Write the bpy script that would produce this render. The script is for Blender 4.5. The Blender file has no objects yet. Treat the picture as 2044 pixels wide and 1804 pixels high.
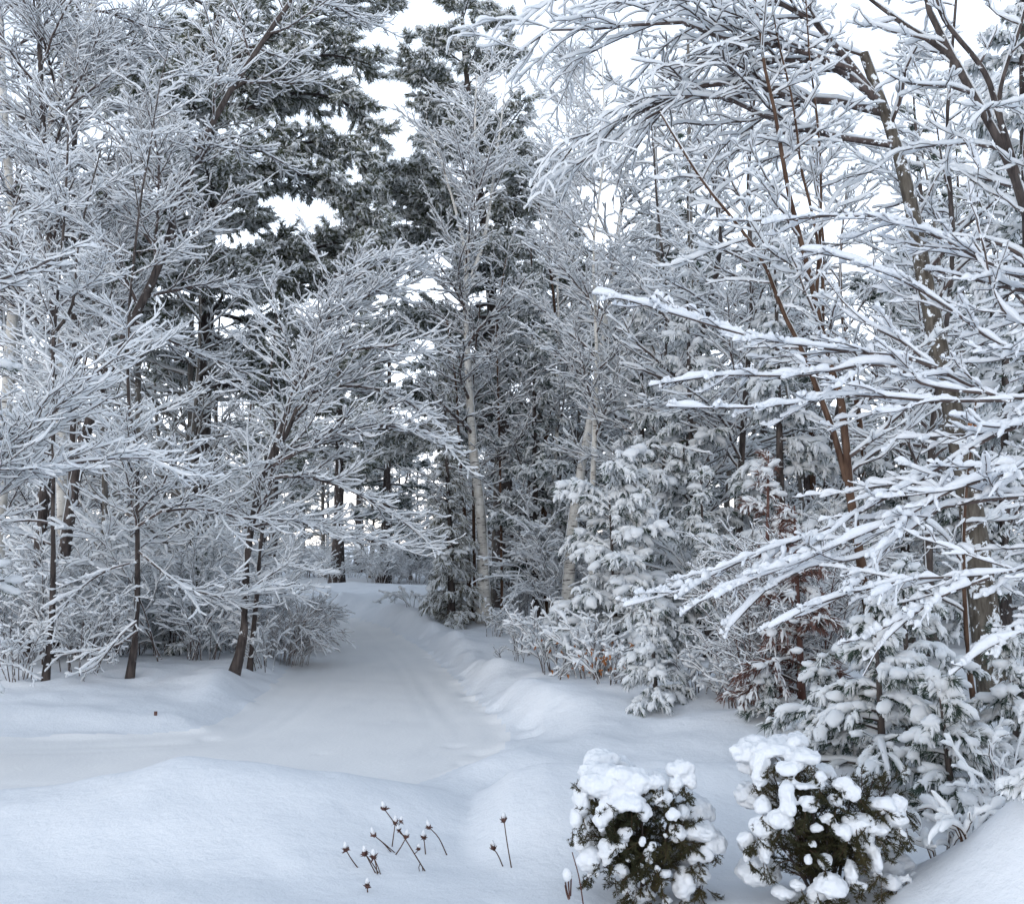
import bpy, math
import numpy as np

# ------------------------------------------------------------------ camera, sky, light, exposure
S = bpy.context.scene
COL = S.collection
PITCH = math.radians(5.3)
FOC = 1960.0                                   # focal length in pixels of a 2044 px wide view
CAM = np.array([0.0, 0.0, 3.0])
cd = bpy.data.cameras.new('camera'); cam = bpy.data.objects.new('camera', cd); COL.objects.link(cam)
cam.location = CAM; cam.rotation_euler = (math.radians(90) + PITCH, 0, 0)
cd.sensor_fit = 'HORIZONTAL'; cd.sensor_width = 36; cd.lens = 36 * FOC / 2044
cd.clip_start = 0.05; cd.clip_end = 3000
S.camera = cam

SUN_EL, SUN_AZ = math.radians(13), math.radians(-150)   # azimuth measured from +Y towards +X
w = bpy.data.worlds.new('World'); S.world = w; w.use_nodes = True
nt = w.node_tree; nt.nodes.clear()
sky = nt.nodes.new('ShaderNodeTexSky'); sky.sky_type = 'NISHITA'; sky.sun_disc = False
sky.sun_elevation = SUN_EL; sky.sun_rotation = SUN_AZ
sky.air_density = 1.0; sky.dust_density = 2.0; sky.ozone_density = 1.0
bg = nt.nodes.new('ShaderNodeBackground'); bg.inputs['Strength'].default_value = 0.15
wo = nt.nodes.new('ShaderNodeOutputWorld')
# a thin bright overcast in front of the blue: paler and stronger towards the horizon, with a few thin places
tc = nt.nodes.new('ShaderNodeTexCoord'); sx = nt.nodes.new('ShaderNodeSeparateXYZ'); nt.links.new(tc.outputs['Generated'], sx.inputs[0])
cr = nt.nodes.new('ShaderNodeValToRGB'); ce = cr.color_ramp.elements; ce.new(0.5); ce.new(0.6)
for k_, (p_, c_) in enumerate(((0.0, (1.85, 1.72, 1.60)), (0.13, (1.55, 1.68, 1.88)), (0.42, (0.98, 1.11, 1.30)), (1.0, (0.21, 0.28, 0.375)))): ce[k_].position = p_; ce[k_].color = (*c_, 1)
nt.links.new(sx.outputs['Z'], cr.inputs[0])
cb = nt.nodes.new('ShaderNodeBackground'); cb.inputs['Strength'].default_value = 1.0; nt.links.new(cr.outputs[0], cb.inputs[0])
cn = nt.nodes.new('ShaderNodeTexNoise'); cn.inputs['Scale'].default_value = 3.5; cn.inputs['Detail'].default_value = 5; nt.links.new(tc.outputs['Generated'], cn.inputs['Vector'])
cm = nt.nodes.new('ShaderNodeMapRange'); cm.inputs[1].default_value = 0.3; cm.inputs[2].default_value = 0.5; cm.inputs[3].default_value = 0.55; cm.inputs[4].default_value = 0.95
nt.links.new(cn.outputs[0], cm.inputs[0])
ms = nt.nodes.new('ShaderNodeMixShader'); nt.links.new(cm.outputs[0], ms.inputs[0])
nt.links.new(sky.outputs[0], bg.inputs[0]); nt.links.new(bg.outputs[0], ms.inputs[1]); nt.links.new(cb.outputs[0], ms.inputs[2]); nt.links.new(ms.outputs[0], wo.inputs[0])
sl = bpy.data.lights.new('sun', 'SUN'); sl.energy = 0.5; sl.angle = math.radians(70); sl.color = (1.0, 0.98, 0.95)
so = bpy.data.objects.new('sun', sl); COL.objects.link(so)
so.rotation_euler = (math.radians(90) - SUN_EL, 0, math.pi - SUN_AZ)   # shines from low behind the camera, placed there to brighten the tree fronts
so.location = (0, 0, 60)
S.view_settings.view_transform = 'Standard'; S.view_settings.look = 'None'
S.view_settings.gamma = 1.0; S.view_settings.exposure = 0.53
S.cycles.max_bounces = 10; S.cycles.diffuse_bounces = 8; S.cycles.glossy_bounces = 1
S.cycles.transparent_max_bounces = 4; S.cycles.use_denoising = True

# ------------------------------------------------------------------ pixels to points (2044 x 1804 view)
def at(px, py, Y):
    u = (px - 1022) / FOC; v = (902 - py) / FOC
    d = np.array([u, math.cos(PITCH) - v * math.sin(PITCH), math.sin(PITCH) + v * math.cos(PITCH)])
    return CAM + d * (Y / d[1])
def path(Y, *pts):                             # pixel polyline at depth Y (a point may carry its own depth)
    return np.array([at(p[0], p[1], p[2] if len(p) > 2 else Y) for p in pts])

# ------------------------------------------------------------------ materials
def mat(name, build, rough=0.85, spec=0.15):
    m = bpy.data.materials.new(name); m.use_nodes = True
    t = m.node_tree; b = t.nodes['Principled BSDF']
    b.inputs['Roughness'].default_value = rough; b.inputs['Specular IOR Level'].default_value = spec
    build(t, b); return m
def noise(t, scale, detail=4, vec=None, stretch=None, rough=0.55):
    n = t.nodes.new('ShaderNodeTexNoise'); n.inputs['Scale'].default_value = scale
    n.inputs['Detail'].default_value = detail; n.inputs['Roughness'].default_value = rough
    tc = t.nodes.new('ShaderNodeTexCoord'); src = tc.outputs['Object']
    if stretch:
        mp = t.nodes.new('ShaderNodeMapping'); mp.inputs['Scale'].default_value = stretch
        t.links.new(src, mp.inputs[0]); src = mp.outputs[0]
    t.links.new(src, n.inputs['Vector']); return n
def ramp(t, fac, *stops):
    r = t.nodes.new('ShaderNodeValToRGB'); e = r.color_ramp.elements
    while len(e) < len(stops): e.new(0.5)
    for k, (p, c) in enumerate(stops): e[k].position = p; e[k].color = (*c, 1)
    t.links.new(fac, r.inputs[0]); return r
def bump(t, b, h, strength, dist):
    n = t.nodes.new('ShaderNodeBump'); n.inputs['Strength'].default_value = strength; n.inputs['Distance'].default_value = dist
    t.links.new(h, n.inputs['Height']); t.links.new(n.outputs[0], b.inputs['Normal'])
def b_snow(t, b):
    b.inputs['Base Color'].default_value = (0.90, 0.915, 0.93, 1)
    n = noise(t, 30, 5); bump(t, b, n.outputs[0], 0.35, 0.02)
    tr = t.nodes.new('ShaderNodeBsdfTranslucent'); tr.inputs[0].default_value = (0.90, 0.92, 0.94, 1)       # light passes through the thin ridges
    mx = t.nodes.new('ShaderNodeMixShader'); mx.inputs[0].default_value = 0.42
    t.links.new(b.outputs[0], mx.inputs[1]); t.links.new(tr.outputs[0], mx.inputs[2]); t.links.new(mx.outputs[0], t.nodes['Material Output'].inputs[0])
def b_near(t, b):  # branch snow, colour darkened to offset the stronger light on near plants
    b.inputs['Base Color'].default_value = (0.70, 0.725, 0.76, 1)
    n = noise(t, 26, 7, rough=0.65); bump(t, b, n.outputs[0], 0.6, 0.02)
def b_ground(t, b):
    n = noise(t, 1.3, 5); r = ramp(t, n.outputs[0], (0.3, (0.695, 0.72, 0.755)), (0.7, (0.745, 0.765, 0.795)))
    t.links.new(r.outputs[0], b.inputs['Base Color'])
    n2 = noise(t, 5, 9, rough=0.68); bump(t, b, n2.outputs[0], 0.6, 0.06)
def b_road(t, b):
    n = noise(t, 1.0, 6, stretch=(1.2, 0.5, 1)); r = ramp(t, n.outputs[0], (0.3, (0.765, 0.765, 0.77)), (0.7, (0.825, 0.82, 0.815)))
    t.links.new(r.outputs[0], b.inputs['Base Color'])
    n2 = noise(t, 16, 8, rough=0.7); bump(t, b, n2.outputs[0], 0.4, 0.03)
def b_bark(c0, c1, frost, fs=6):
    def f(t, b):
        n = noise(t, 14, 6, stretch=(1, 1, 0.25)); r = ramp(t, n.outputs[0], (0.35, c0), (0.7, c1))
        n2 = noise(t, fs, 6, rough=0.65); r2 = ramp(t, n2.outputs[0], (frost, (0, 0, 0)), (frost + 0.04, (1, 1, 1)))
        mx = t.nodes.new('ShaderNodeMix'); mx.data_type = 'RGBA'
        t.links.new(r2.outputs[0], mx.inputs[0]); t.links.new(r.outputs[0], mx.inputs[6]); mx.inputs[7].default_value = (0.8, 0.83, 0.86, 1)
        t.links.new(mx.outputs[2], b.inputs['Base Color']); bump(t, b, n.outputs[0], 0.7, 0.02)
    return f
def b_birch(t, b):
    n = noise(t, 4, 5); r = ramp(t, n.outputs[0], (0.3, (0.42, 0.39, 0.35)), (0.6, (0.66, 0.64, 0.60)))
    n2 = noise(t, 5, 4, stretch=(0.7, 0.7, 5.5)); r2 = ramp(t, n2.outputs[0], (0.60, (0, 0, 0)), (0.64, (1, 1, 1)))
    mx = t.nodes.new('ShaderNodeMix'); mx.data_type = 'RGBA'
    t.links.new(r2.outputs[0], mx.inputs[0]); t.links.new(r.outputs[0], mx.inputs[6]); mx.inputs[7].default_value = (0.07, 0.055, 0.05, 1)
    t.links.new(mx.outputs[2], b.inputs['Base Color']); bump(t, b, n2.outputs[0], 0.4, 0.01)
def b_needle(c0, c1):
    def f(t, b):
        n = noise(t, 1.6, 4); r = ramp(t, n.outputs[0], (0.3, c0), (0.7, c1)); t.links.new(r.outputs[0], b.inputs['Base Color'])
    return f
M = dict(
    snow=mat('snow', b_snow, 0.9, 0.1), near=mat('dimmed_near_snow', b_near, 0.9, 0.1), ground=mat('ground_snow', b_ground, 0.9, 0.1), road=mat('packed_snow', b_road, 0.8, 0.15),
    bark=mat('dark_bark', b_bark((0.035, 0.029, 0.028), (0.11, 0.09, 0.082), 0.62)),
    twig=mat('twig_bark', b_bark((0.06, 0.047, 0.044), (0.13, 0.10, 0.092), 0.56, 9)),
    grey=mat('grey_bark', b_bark((0.10, 0.09, 0.08), (0.22, 0.20, 0.18), 0.60)),
    brown=mat('brown_bark', b_bark((0.05, 0.028, 0.02), (0.13, 0.08, 0.055), 0.66)),
    red=mat('reddish_bark', b_bark((0.065, 0.032, 0.027), (0.15, 0.085, 0.072), 0.62)),
    tan=mat('tan_twig', b_bark((0.20, 0.15, 0.125), (0.34, 0.27, 0.23), 0.62, 12)),
    birch=mat('birch_bark', b_birch, 0.7), oldbirch=mat('old_birch_bark', b_bark((0.06, 0.05, 0.04), (0.17, 0.15, 0.125), 0.56, 7)),
    pine=mat('pine_needles', b_needle((0.065, 0.078, 0.048), (0.14, 0.15, 0.095)), 0.6),
    dark=mat('dark_needles', b_needle((0.035, 0.055, 0.044), (0.08, 0.11, 0.085)), 0.6),
    cedar=mat('cedar_leaves', b_needle((0.09, 0.09, 0.06), (0.17, 0.165, 0.12)), 0.6),
    rust=mat('rusty_needles', b_needle((0.085, 0.042, 0.034), (0.17, 0.10, 0.085)), 0.7),
    yew=mat('shrub_leaves', b_needle((0.018, 0.024, 0.012), (0.075, 0.062, 0.028)), 0.6),
    leaf=mat('dead_leaf', b_needle((0.20, 0.075, 0.03), (0.34, 0.15, 0.06)), 0.7),
)

# ------------------------------------------------------------------ mesh kit (numpy)
Z = np.array([0, 0, 1.0])
def nrm(a): return a / np.maximum(np.linalg.norm(a, axis=-1, keepdims=True), 1e-9)
class Buf:
    def __init__(s): s.v, s.f, s.n = [], [], 0
    def add(s, v, f):
        if len(v) == 0: return
        s.v.append(np.asarray(v, np.float32).reshape(-1, 3)); s.f.append(np.asarray(f, np.int64) + s.n); s.n += len(s.v[-1])
    def mesh(s, name, m, smooth=True, origin=(0, 0, 0)):
        me = bpy.data.meshes.new(name)
        v = np.concatenate(s.v) - np.asarray(origin, np.float32)
        me.vertices.add(len(v)); me.vertices.foreach_set('co', v.astype(np.float32).ravel())
        lo = np.concatenate([f.ravel() for f in s.f]); sz = np.concatenate([np.full(len(f), f.shape[1]) for f in s.f])
        me.loops.add(len(lo)); me.loops.foreach_set('vertex_index', lo.astype(np.int32))
        me.polygons.add(len(sz)); st = np.concatenate([[0], np.cumsum(sz)[:-1]])
        me.polygons.foreach_set('loop_start', st.astype(np.int32)); me.polygons.foreach_set('loop_total', sz.astype(np.int32))
        me.polygons.foreach_set('use_smooth', np.full(len(sz), smooth))
        me.materials.append(M[m]); me.update(calc_edges=True); return me
def obj(name, buf, m, parent=None, smooth=True, origin=(0, 0, 0)):
    if buf.n == 0: return None
    o = bpy.data.objects.new(name, buf.mesh(name, m, smooth, origin)); COL.objects.link(o); o.parent = parent; return o
def thing(name, label, cat, loc, group=None):
    o = bpy.data.objects.new(name, None); COL.objects.link(o); o.location = loc; o.empty_display_size = 0.2
    o['label'] = label; o['category'] = cat
    if group: o['group'] = group
    return o
def copy_tree(o, loc, rz, sc, label=None, parent=None):
    c = o.copy(); COL.objects.link(c)
    if parent is not None: c.parent = parent
    else:
        c.location = loc; c.rotation_euler = (0, 0, rz); c.scale = (sc, sc, sc)
        if label: c['label'] = label
    for ch in list(o.children): copy_tree(ch, None, 0, 1, None, c)
    return c

def frames(P):
    T = np.empty_like(P); T[:, 1:-1] = P[:, 2:] - P[:, :-2]; T[:, 0] = P[:, 1] - P[:, 0]; T[:, -1] = P[:, -1] - P[:, -2]
    T = nrm(T); s = np.cross(T, Z); bad = np.linalg.norm(s, axis=-1) < 0.05
    s[bad] = np.cross(T[bad], np.array([0, 1.0, 0])); s = nrm(s); return T, s, np.cross(s, T)
def ringfaces(N, K, m):
    base = (np.arange(N)[:, None, None] * K + np.arange(K - 1)[None, :, None]) * m
    a = np.arange(m); b = (a + 1) % m
    return np.stack([base + a, base + b, base + m + b, base + m + a], -1).reshape(-1, 4)
def tubes(buf, P, R, m, rng=None, rough=0.0):
    if len(P) == 0: return
    N, K, _ = P.shape; T, s, u = frames(P); a = np.arange(m) * 2 * np.pi / m
    Rr = R[..., None] * np.ones(m)
    if rng is not None and rough: Rr = Rr * (1 + rough * rng.standard_normal((N, K, m)))
    V = P[:, :, None] + Rr[..., None] * (np.cos(a)[:, None] * s[:, :, None] + np.sin(a)[:, None] * u[:, :, None])
    buf.add(V.reshape(-1, 3), ringfaces(N, K, m))
SA = {5: np.radians([-25, 40, 90, 140, 205]), 6: np.radians([-30, 20, 65, 115, 160, 210]), 8: np.radians([-40, -5, 30, 65, 115, 150, 185, 220])}
def finer(P, R):                               # twice the points along every branch, on a smooth curve
    N, K, _ = P.shape; T = np.gradient(P, axis=1)
    m = .5 * (P[:, :-1] + P[:, 1:]) + .125 * (T[:, :-1] - T[:, 1:]); r = .5 * (R[:, :-1] + R[:, 1:])
    Q = np.empty((N, 2 * K - 1, 3)); S_ = np.empty((N, 2 * K - 1)); Q[:, ::2] = P; Q[:, 1::2] = m; S_[:, ::2] = R; S_[:, 1::2] = r
    return Q, S_
def snowtubes(buf, P, R, load, m, rng, wind=(0, 0, 0), lump=0.28, flat=1.0, gap=0.0, lo=0.15, sub=0):
    """a ridge of snow lying along the top of every branch; steep branches carry little"""
    if len(P) == 0: return
    for _ in range(sub): P, R = finer(P, R)
    P = np.concatenate([P, P[:, -1:] + (P[:, -1:] - P[:, -2:-1]) * .02], 1); R = np.concatenate([R, R[:, -1:]], 1)
    N, K, _ = P.shape; T, s, u = frames(P)
    d = Z + np.asarray(wind, float) - 0 * T
    n = d - (d * T).sum(-1, keepdims=True) * T; hz = np.linalg.norm(n, axis=-1); n = nrm(n)
    side = np.cross(T, n)
    h = load * np.clip((hz - lo) / (0.75 - lo), 0, 1)
    e = rng.standard_normal((N, K)); e2 = e.copy(); e2[:, 1:] += e[:, :-1]; e2[:, :-1] += e[:, 1:]
    h = h * np.clip(1 + lump * e2 / 1.6, 0.25, 1.9) * (.8 + .4 * rng.random((N, 1)))
    if gap: h = h * (rng.random((N, K)) > gap)
    h[:, 0] *= 0.5; h[:, -2] *= 0.9
    C = P + n * (R * 0.92)[..., None]
    C[:, -1] += T[:, -1] * np.minimum(h[:, -2], 3 * load)[..., None] * 0.5; h[:, -1] = h[:, -2] * .3
    hw = np.where(h > 1e-4, R * 0.55 + h * 0.46 * flat, R * 0.2); h = np.where(h > 1e-4, h, R * 0.2)
    hw[:, -1] = hw[:, -2] * .4
    a = SA[m]; ca = np.cos(a); sa = np.where(np.sin(a) > 0, np.sin(a), np.sin(a) * 0.07)
    V = C[:, :, None] + (hw[..., None] * ca)[..., None] * side[:, :, None] + (h[..., None] * sa)[..., None] * n[:, :, None]
    buf.add(V.reshape(-1, 3), ringfaces(N, K, m))
def fingers(buf, C, D, n, ln, rad, rng, droop=.5, spread=.5, m=5):
    """tapering fingers of snow bent over the needles of a tuft"""
    if len(C) == 0: return
    N = len(C) * n; c = np.repeat(C, n, 0) + rad * .5 * rng.standard_normal((N, 3)); d = nrm(np.repeat(nrm(D), n, 0) + spread * rng.standard_normal((N, 3)) * [1, 1, .6])
    l = ln * (.55 + .7 * rng.random(N)); P = np.empty((N, 4, 3)); P[:, 0] = c - d * (l * .15)[:, None]
    for k in range(1, 4): P[:, k] = P[:, k - 1] + d * (l / 3)[:, None]; d = nrm(d - droop * Z * (.6 + .8 * rng.random((N, 1))))
    R = rad * (.65 + .7 * rng.random((N, 1))) * np.array([.55, 1, .85, .3]) * (1 + .16 * rng.standard_normal((N, 4)))
    tubes(buf, P, np.clip(R, .003, None), m)

def ico(sub):
    t = (1 + 5 ** .5) / 2
    v = [(-1, t, 0), (1, t, 0), (-1, -t, 0), (1, -t, 0), (0, -1, t), (0, 1, t), (0, -1, -t), (0, 1, -t), (t, 0, -1), (t, 0, 1), (-t, 0, -1), (-t, 0, 1)]
    f = [(0, 11, 5), (0, 5, 1), (0, 1, 7), (0, 7, 10), (0, 10, 11), (1, 5, 9), (5, 11, 4), (11, 10, 2), (10, 7, 6), (7, 1, 8), (3, 9, 4), (3, 4, 2), (3, 2, 6), (3, 6, 8), (3, 8, 9), (4, 9, 5), (2, 4, 11), (6, 2, 10), (8, 6, 7), (9, 8, 1)]
    v = [np.array(p) / np.linalg.norm(p) for p in v]
    for _ in range(sub):
        mid = {}; nf = []
        def m(i, j):
            k = (min(i, j), max(i, j))
            if k not in mid: p = v[i] + v[j]; v.append(p / np.linalg.norm(p)); mid[k] = len(v) - 1
            return mid[k]
        for a, b, c in f:
            x, y, z = m(a, b), m(b, c), m(c, a); nf += [(a, x, z), (b, y, x), (c, z, y), (x, y, z)]
        f = nf
    return np.array(v), np.array(f)
ICO = [ico(0), ico(1), ico(2)]
def blobs(buf, C, sx, sz, rng, sub=1, jit=0.14, D=None):
    """lumps of snow: flattened ellipsoids, optionally stretched along D"""
    if len(C) == 0: return
    v, f = ICO[sub]; N = len(C)
    if D is None:
        a = rng.random(N) * 6.283; D = np.stack([np.cos(a), np.sin(a), 0 * a], -1)
    D = nrm(D); s = np.cross(D, Z); s = nrm(s + 1e-6); u = np.cross(s, D)
    r = 1 + jit * rng.standard_normal((N, len(v)))
    el = 1 + 0.5 * rng.random(N)
    V = C[:, None] + (v[:, 0] * r * (sx * el)[:, None])[..., None] * D[:, None] + (v[:, 1] * r * sx[:, None])[..., None] * s[:, None] + (v[:, 2] * r * sz[:, None])[..., None] * u[:, None]
    buf.add(V.reshape(-1, 3), (f[None] + (np.arange(N) * len(v))[:, None, None]).reshape(-1, 3))
def needles(buf, C, D, n, ln, wd, spread, rng, droop=0.0):
    """tufts of thin tapering needles leaving points C around directions D"""
    if len(C) == 0: return
    N = len(C); c = np.repeat(C, n, 0); d = np.repeat(nrm(D), n, 0) + spread * rng.standard_normal((N * n, 3)); d[:, 2] -= droop
    d = nrm(d); l = ln * (0.6 + 0.6 * rng.random(N * n)); q = nrm(np.cross(d, rng.standard_normal((N * n, 3))))
    c = c + 0.12 * ln * rng.standard_normal(c.shape)
    wv = (wd * (0.7 + 0.6 * rng.random(N * n)))[:, None] * q
    V = np.stack([c - wv * 0.5, c + wv * 0.5, c + d * (l * 0.6)[:, None] + wv * 0.4, c + d * l[:, None]], 1)
    i = np.arange(N * n)[:, None] * 4
    buf.add(V.reshape(-1, 3), np.concatenate([i + np.array([0, 1, 2]), i + np.array([0, 2, 3])]))

# ------------------------------------------------------------------ growing branches, one level at a time
def resample(p, K):
    p = np.asarray(p, float); n = len(p)
    if n > 2:                                         # Catmull-Rom through the traced points
        q = np.concatenate([[2 * p[0] - p[1]], p, [2 * p[-1] - p[-2]]]); out = []
        for i in range(n - 1):
            a, b, c, d = q[i:i + 4]
            for t in np.linspace(0, 1, 8, endpoint=False):
                out.append(.5 * (2 * b + (c - a) * t + (2 * a - 5 * b + 4 * c - d) * t * t + (3 * b - a - 3 * c + d) * t ** 3))
        out.append(p[-1]); p = np.array(out)
    L = np.concatenate([[0], np.cumsum(np.linalg.norm(np.diff(p, axis=0), axis=1))])
    s = np.linspace(0, L[-1], K); return np.stack([np.interp(s, L, p[:, k]) for k in range(3)], 1)
def plen(P): return np.linalg.norm(np.diff(P, axis=1), axis=-1).sum(1)
def interp(P, R, idx, t):
    K = P.shape[1]; f = t * (K - 1); i = np.minimum(f.astype(int), K - 2); w_ = (f - i)[:, None]
    return P[idx, i] * (1 - w_) + P[idx, i + 1] * w_, nrm(P[idx, i + 1] - P[idx, i]), R[idx, i] * (1 - w_[:, 0]) + R[idx, i + 1] * w_[:, 0]
def grow(P, R, rng, den=3, t0=.1, t1=1, ang=45, angsd=10, L=.4, fall=.6, lmin=.1, lmax=9, K=5, up0=0., up1=.3, wob=.12, flat=True, phisd=.5,
         rr=.6, rmin=.004, rtip=.35, prof=None, bias=None, maxn=400, slim=.016):
    N = len(P)
    if N == 0: return np.zeros((0, K, 3)), np.zeros((0, K))
    pl = plen(P); cnt = np.clip((den * pl * (t1 - t0) + rng.random(N)).astype(int), 1, maxn)
    idx = np.repeat(np.arange(N), cnt); st = np.concatenate([[0], np.cumsum(cnt)[:-1]]); j = np.arange(len(idx)) - st[idx]
    t = t0 + (t1 - t0) * (j + rng.random(len(idx))) / cnt[idx]
    pos, T, r = interp(P, R, idx, t)
    s = np.cross(T, Z); bad = np.linalg.norm(s, axis=1) < .25
    hd = rng.random(len(idx)) * 6.283; s[bad] = np.stack([np.cos(hd), np.sin(hd), 0 * hd], 1)[bad]
    s = nrm(s - (s * T).sum(1, keepdims=True) * T); u = np.cross(s, T)
    if flat: phi = np.where(j % 2 == 0, 0, np.pi) + phisd * rng.standard_normal(len(idx))
    else: phi = j * 2.39996 + rng.random(N)[idx] * 6.283 + .5 * rng.standard_normal(len(idx))
    q = np.cos(phi)[:, None] * s + np.sin(phi)[:, None] * u
    if bias is not None: q = nrm(q + np.asarray(bias))
    a = np.radians(ang(t) if callable(ang) else ang) + np.radians(angsd) * rng.standard_normal(len(idx))
    d = nrm(np.cos(a)[:, None] * T + np.sin(a)[:, None] * q)
    ln = prof(t) if prof else L * pl[idx] * (1 - fall * t)
    ln = np.clip(ln * (.6 + .55 * rng.random(len(idx))), lmin, lmax)
    C = np.empty((len(idx), K, 3)); C[:, 0] = pos
    for k in range(1, K):
        f = k / (K - 1); C[:, k] = C[:, k - 1] + d * (ln / (K - 1))[:, None]
        d = nrm(d + (up0 * (1 - f) + up1 * f) * Z / (K - 1) * 2 + wob * rng.standard_normal(d.shape))
    r0 = np.clip(np.minimum(r * rr, ln * slim + rmin * .6), rmin, None)
    return C, np.maximum(r0[:, None] * np.linspace(1, rtip, K), rmin * .6)
def trunkset(trunks, base, rng, K=18, wig=.01):
    P, R = [], []
    for p, r0, r1 in trunks:
        q = resample(p, K) - base; l = np.linalg.norm(q[-1] - q[0]); q[1:] += np.cumsum(rng.standard_normal((K - 1, 3)) * wig * l / K, 0)
        P.append(q); R.append(r0 + (r1 - r0) * np.linspace(0, 1, K) ** .8)
    P = np.array(P); R = np.array(R)
    return P, R
def flare(P, R):
    R = R.copy(); h = P[:, :, 2]; R *= 1 + .45 * np.exp(-np.clip(h, 0, None) / (R[:, :1] * 3 + .02)); return R

def broadleaf(name, label, cat, trunks, levels, load, bark='bark', group=None, limbs=(), seed=0, base=None, sides=(8, 5, 3, 3, 3), snowm=5, root=True, wind=(0, 0, 0), lump=.28, trunkload=.6, gap=0, taperload=.86, bare=(), sub=(), sm='snow'):
    rng = np.random.default_rng(seed)
    base = np.asarray(trunks[0][0][0] if base is None else base, float)
    e = thing(name, label, cat, base, group)
    P0, R0 = trunkset(trunks, base, rng)
    tb, bb, sb = Buf(), Buf(), Buf()
    tubes(tb, P0, flare(P0, R0) if root else R0, sides[0] + 2, rng, .04)
    snowtubes(sb, P0, R0, load * trunkload, snowm, rng, wind, lump)
    P, R = P0, R0
    for k, lv in enumerate(levels):
        lv = dict(lv)
        Pn, Rn = grow(P, R, rng, **lv)
        if k == 0 and len(limbs):
            Kl = Pn.shape[1]
            LP = np.array([resample(p, Kl) - base for p, a, b in limbs]); LR = np.array([a + (b - a) * np.linspace(0, 1, Kl) for p, a, b in limbs])
            Pn = np.concatenate([LP, Pn]); Rn = np.concatenate([LR, Rn])
        tubes(bb, Pn, Rn, sides[min(k + 1, 4)])
        if k not in bare: snowtubes(sb, Pn, Rn, 0 if k in bare else load * (1 if k == 0 else taperload ** k * 1.05), snowm, rng, wind, lump, gap=gap, sub=sub[k] if k < len(sub) else 0)
        P, R = Pn, Rn
    obj('trunk', tb, bark, e); obj('branches', bb, 'twig' if bark not in ('tan', 'grey') else bark, e); obj('snow_load', sb, sm, e)
    return e

def conifer(name, label, trunks, levels, load, needle='pine', bark='bark', group=None, limbs=(), seed=0, tuft=dict(), blob=(.06, .035), nblob=1.0, frost=.25, base=None, cat='pine tree', tube=.6, bsub=1, wind=(0, 0, 0), tl=(2, 3), tper=(2, 4), roots=True, part='foliage', fing=None):
    """trunk, limbs, side shoots; tufts of needles along the last levels, snow pads lying on them"""
    rng = np.random.default_rng(seed)
    base = np.asarray(trunks[0][0][0] if base is None else base, float)
    e = thing(name, label, cat, base, group)
    P0, R0 = trunkset(trunks, base, rng)
    tb, bb, sb, nb = Buf(), Buf(), Buf(), Buf()
    tubes(tb, P0, flare(P0, R0) if roots else R0, 9, rng, .04)
    P, R = P0, R0; last = []
    for k, lv in enumerate(levels):
        Pn, Rn = grow(P, R, rng, **lv)
        if k == 0 and len(limbs):
            Kl = Pn.shape[1]
            LP = np.array([resample(p, Kl) - base for p, a, b in limbs]); LR = np.array([a + (b - a) * np.linspace(0, 1, Kl) for p, a, b in limbs])
            Pn = np.concatenate([LP, Pn]); Rn = np.concatenate([LR, Rn])
        tubes(bb, Pn, Rn, 4 if k == 0 else 3)
        snowtubes(sb, Pn, Rn, load * tube * (1 if k == 0 else .8), 5, rng, wind, .35)
        if k + 1 in tl: last.append((Pn, Rn, tper[tl.index(k + 1)]))
        P, R = Pn, Rn
    tf = dict(n=9, ln=.14, wd=.014, spread=.55, droop=.15); tf.update(tuft)
    for Pn, Rn, per in last:
        N = len(Pn); idx = np.repeat(np.arange(N), per); t = np.tile((np.arange(per) + 1.0) / per, N) - .3 / per * rng.random(N * per)
        c, d, r = interp(Pn, Rn, idx, np.clip(t, 0, 1))
        needles(nb, c, d, tf['n'], tf['ln'], tf['wd'], tf['spread'], rng, tf['droop'])
        if frost: needles(sb, c + Z * tf['ln'] * .08, d + Z * .12, max(1, int(tf['n'] * frost)), tf['ln'] * 1.0, tf['wd'], tf['spread'] * .9, rng, tf['droop'])
        if fing:
            kp = rng.random(len(c)) < fing['p']; fingers(sb, c[kp] + Z * fing['rad'] * .5, d[kp], fing['n'], fing['ln'], fing['rad'], rng, fing.get('droop', .5), fing.get('spread', .5))
        keep = rng.random(len(c)) < nblob
        c2, d2 = c[keep] + d[keep] * tf['ln'] * .25 + Z * blob[1] * .55, d[keep]
        s = .6 + .8 * rng.random(len(c2))
        blobs(sb, c2, blob[0] * s, blob[1] * s, rng, bsub, .13, d2)
    obj('trunk', tb, bark, e); obj('branches', bb, 'bark', e); obj(part, nb, needle, e, smooth=False); obj('snow_load', sb, 'snow', e)
    return e

# ------------------------------------------------------------------ ground and road
ROAD = np.array([(-80, 58, 1.9), (-34, 54.5, 1.9), (-18, 50, 1.8), (-10.5, 44, 1.7), (-7.4, 38, 1.6), (-5.4, 32, 1.6), (-4.1, 27, 1.65), (-3.25, 22.5, 1.75), (-2.8, 19, 1.95), (-2.6, 17, 2.15), (-2.55, 15.2, 2.4), (-3.1, 14.2, 2.35),
                 (-5.3, 13.7, 2.0), (-8.5, 13.5, 1.8), (-14, 13.0, 1.8), (-40, 12.2, 1.8)])
_d = resample(ROAD, 240)
def roaddist(x, y):
    best = np.full(x.shape, 1e9)
    for a, b in zip(_d[:-1], _d[1:]):
        dx, dy = b[0] - a[0], b[1] - a[1]; t = np.clip(((x - a[0]) * dx + (y - a[1]) * dy) / (dx * dx + dy * dy), 0, 1)
        best = np.minimum(best, np.hypot(x - a[0] - t * dx, y - a[1] - t * dy) - (a[2] + t * (b[2] - a[2])))
    return best
_rg = np.random.default_rng(5)
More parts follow.
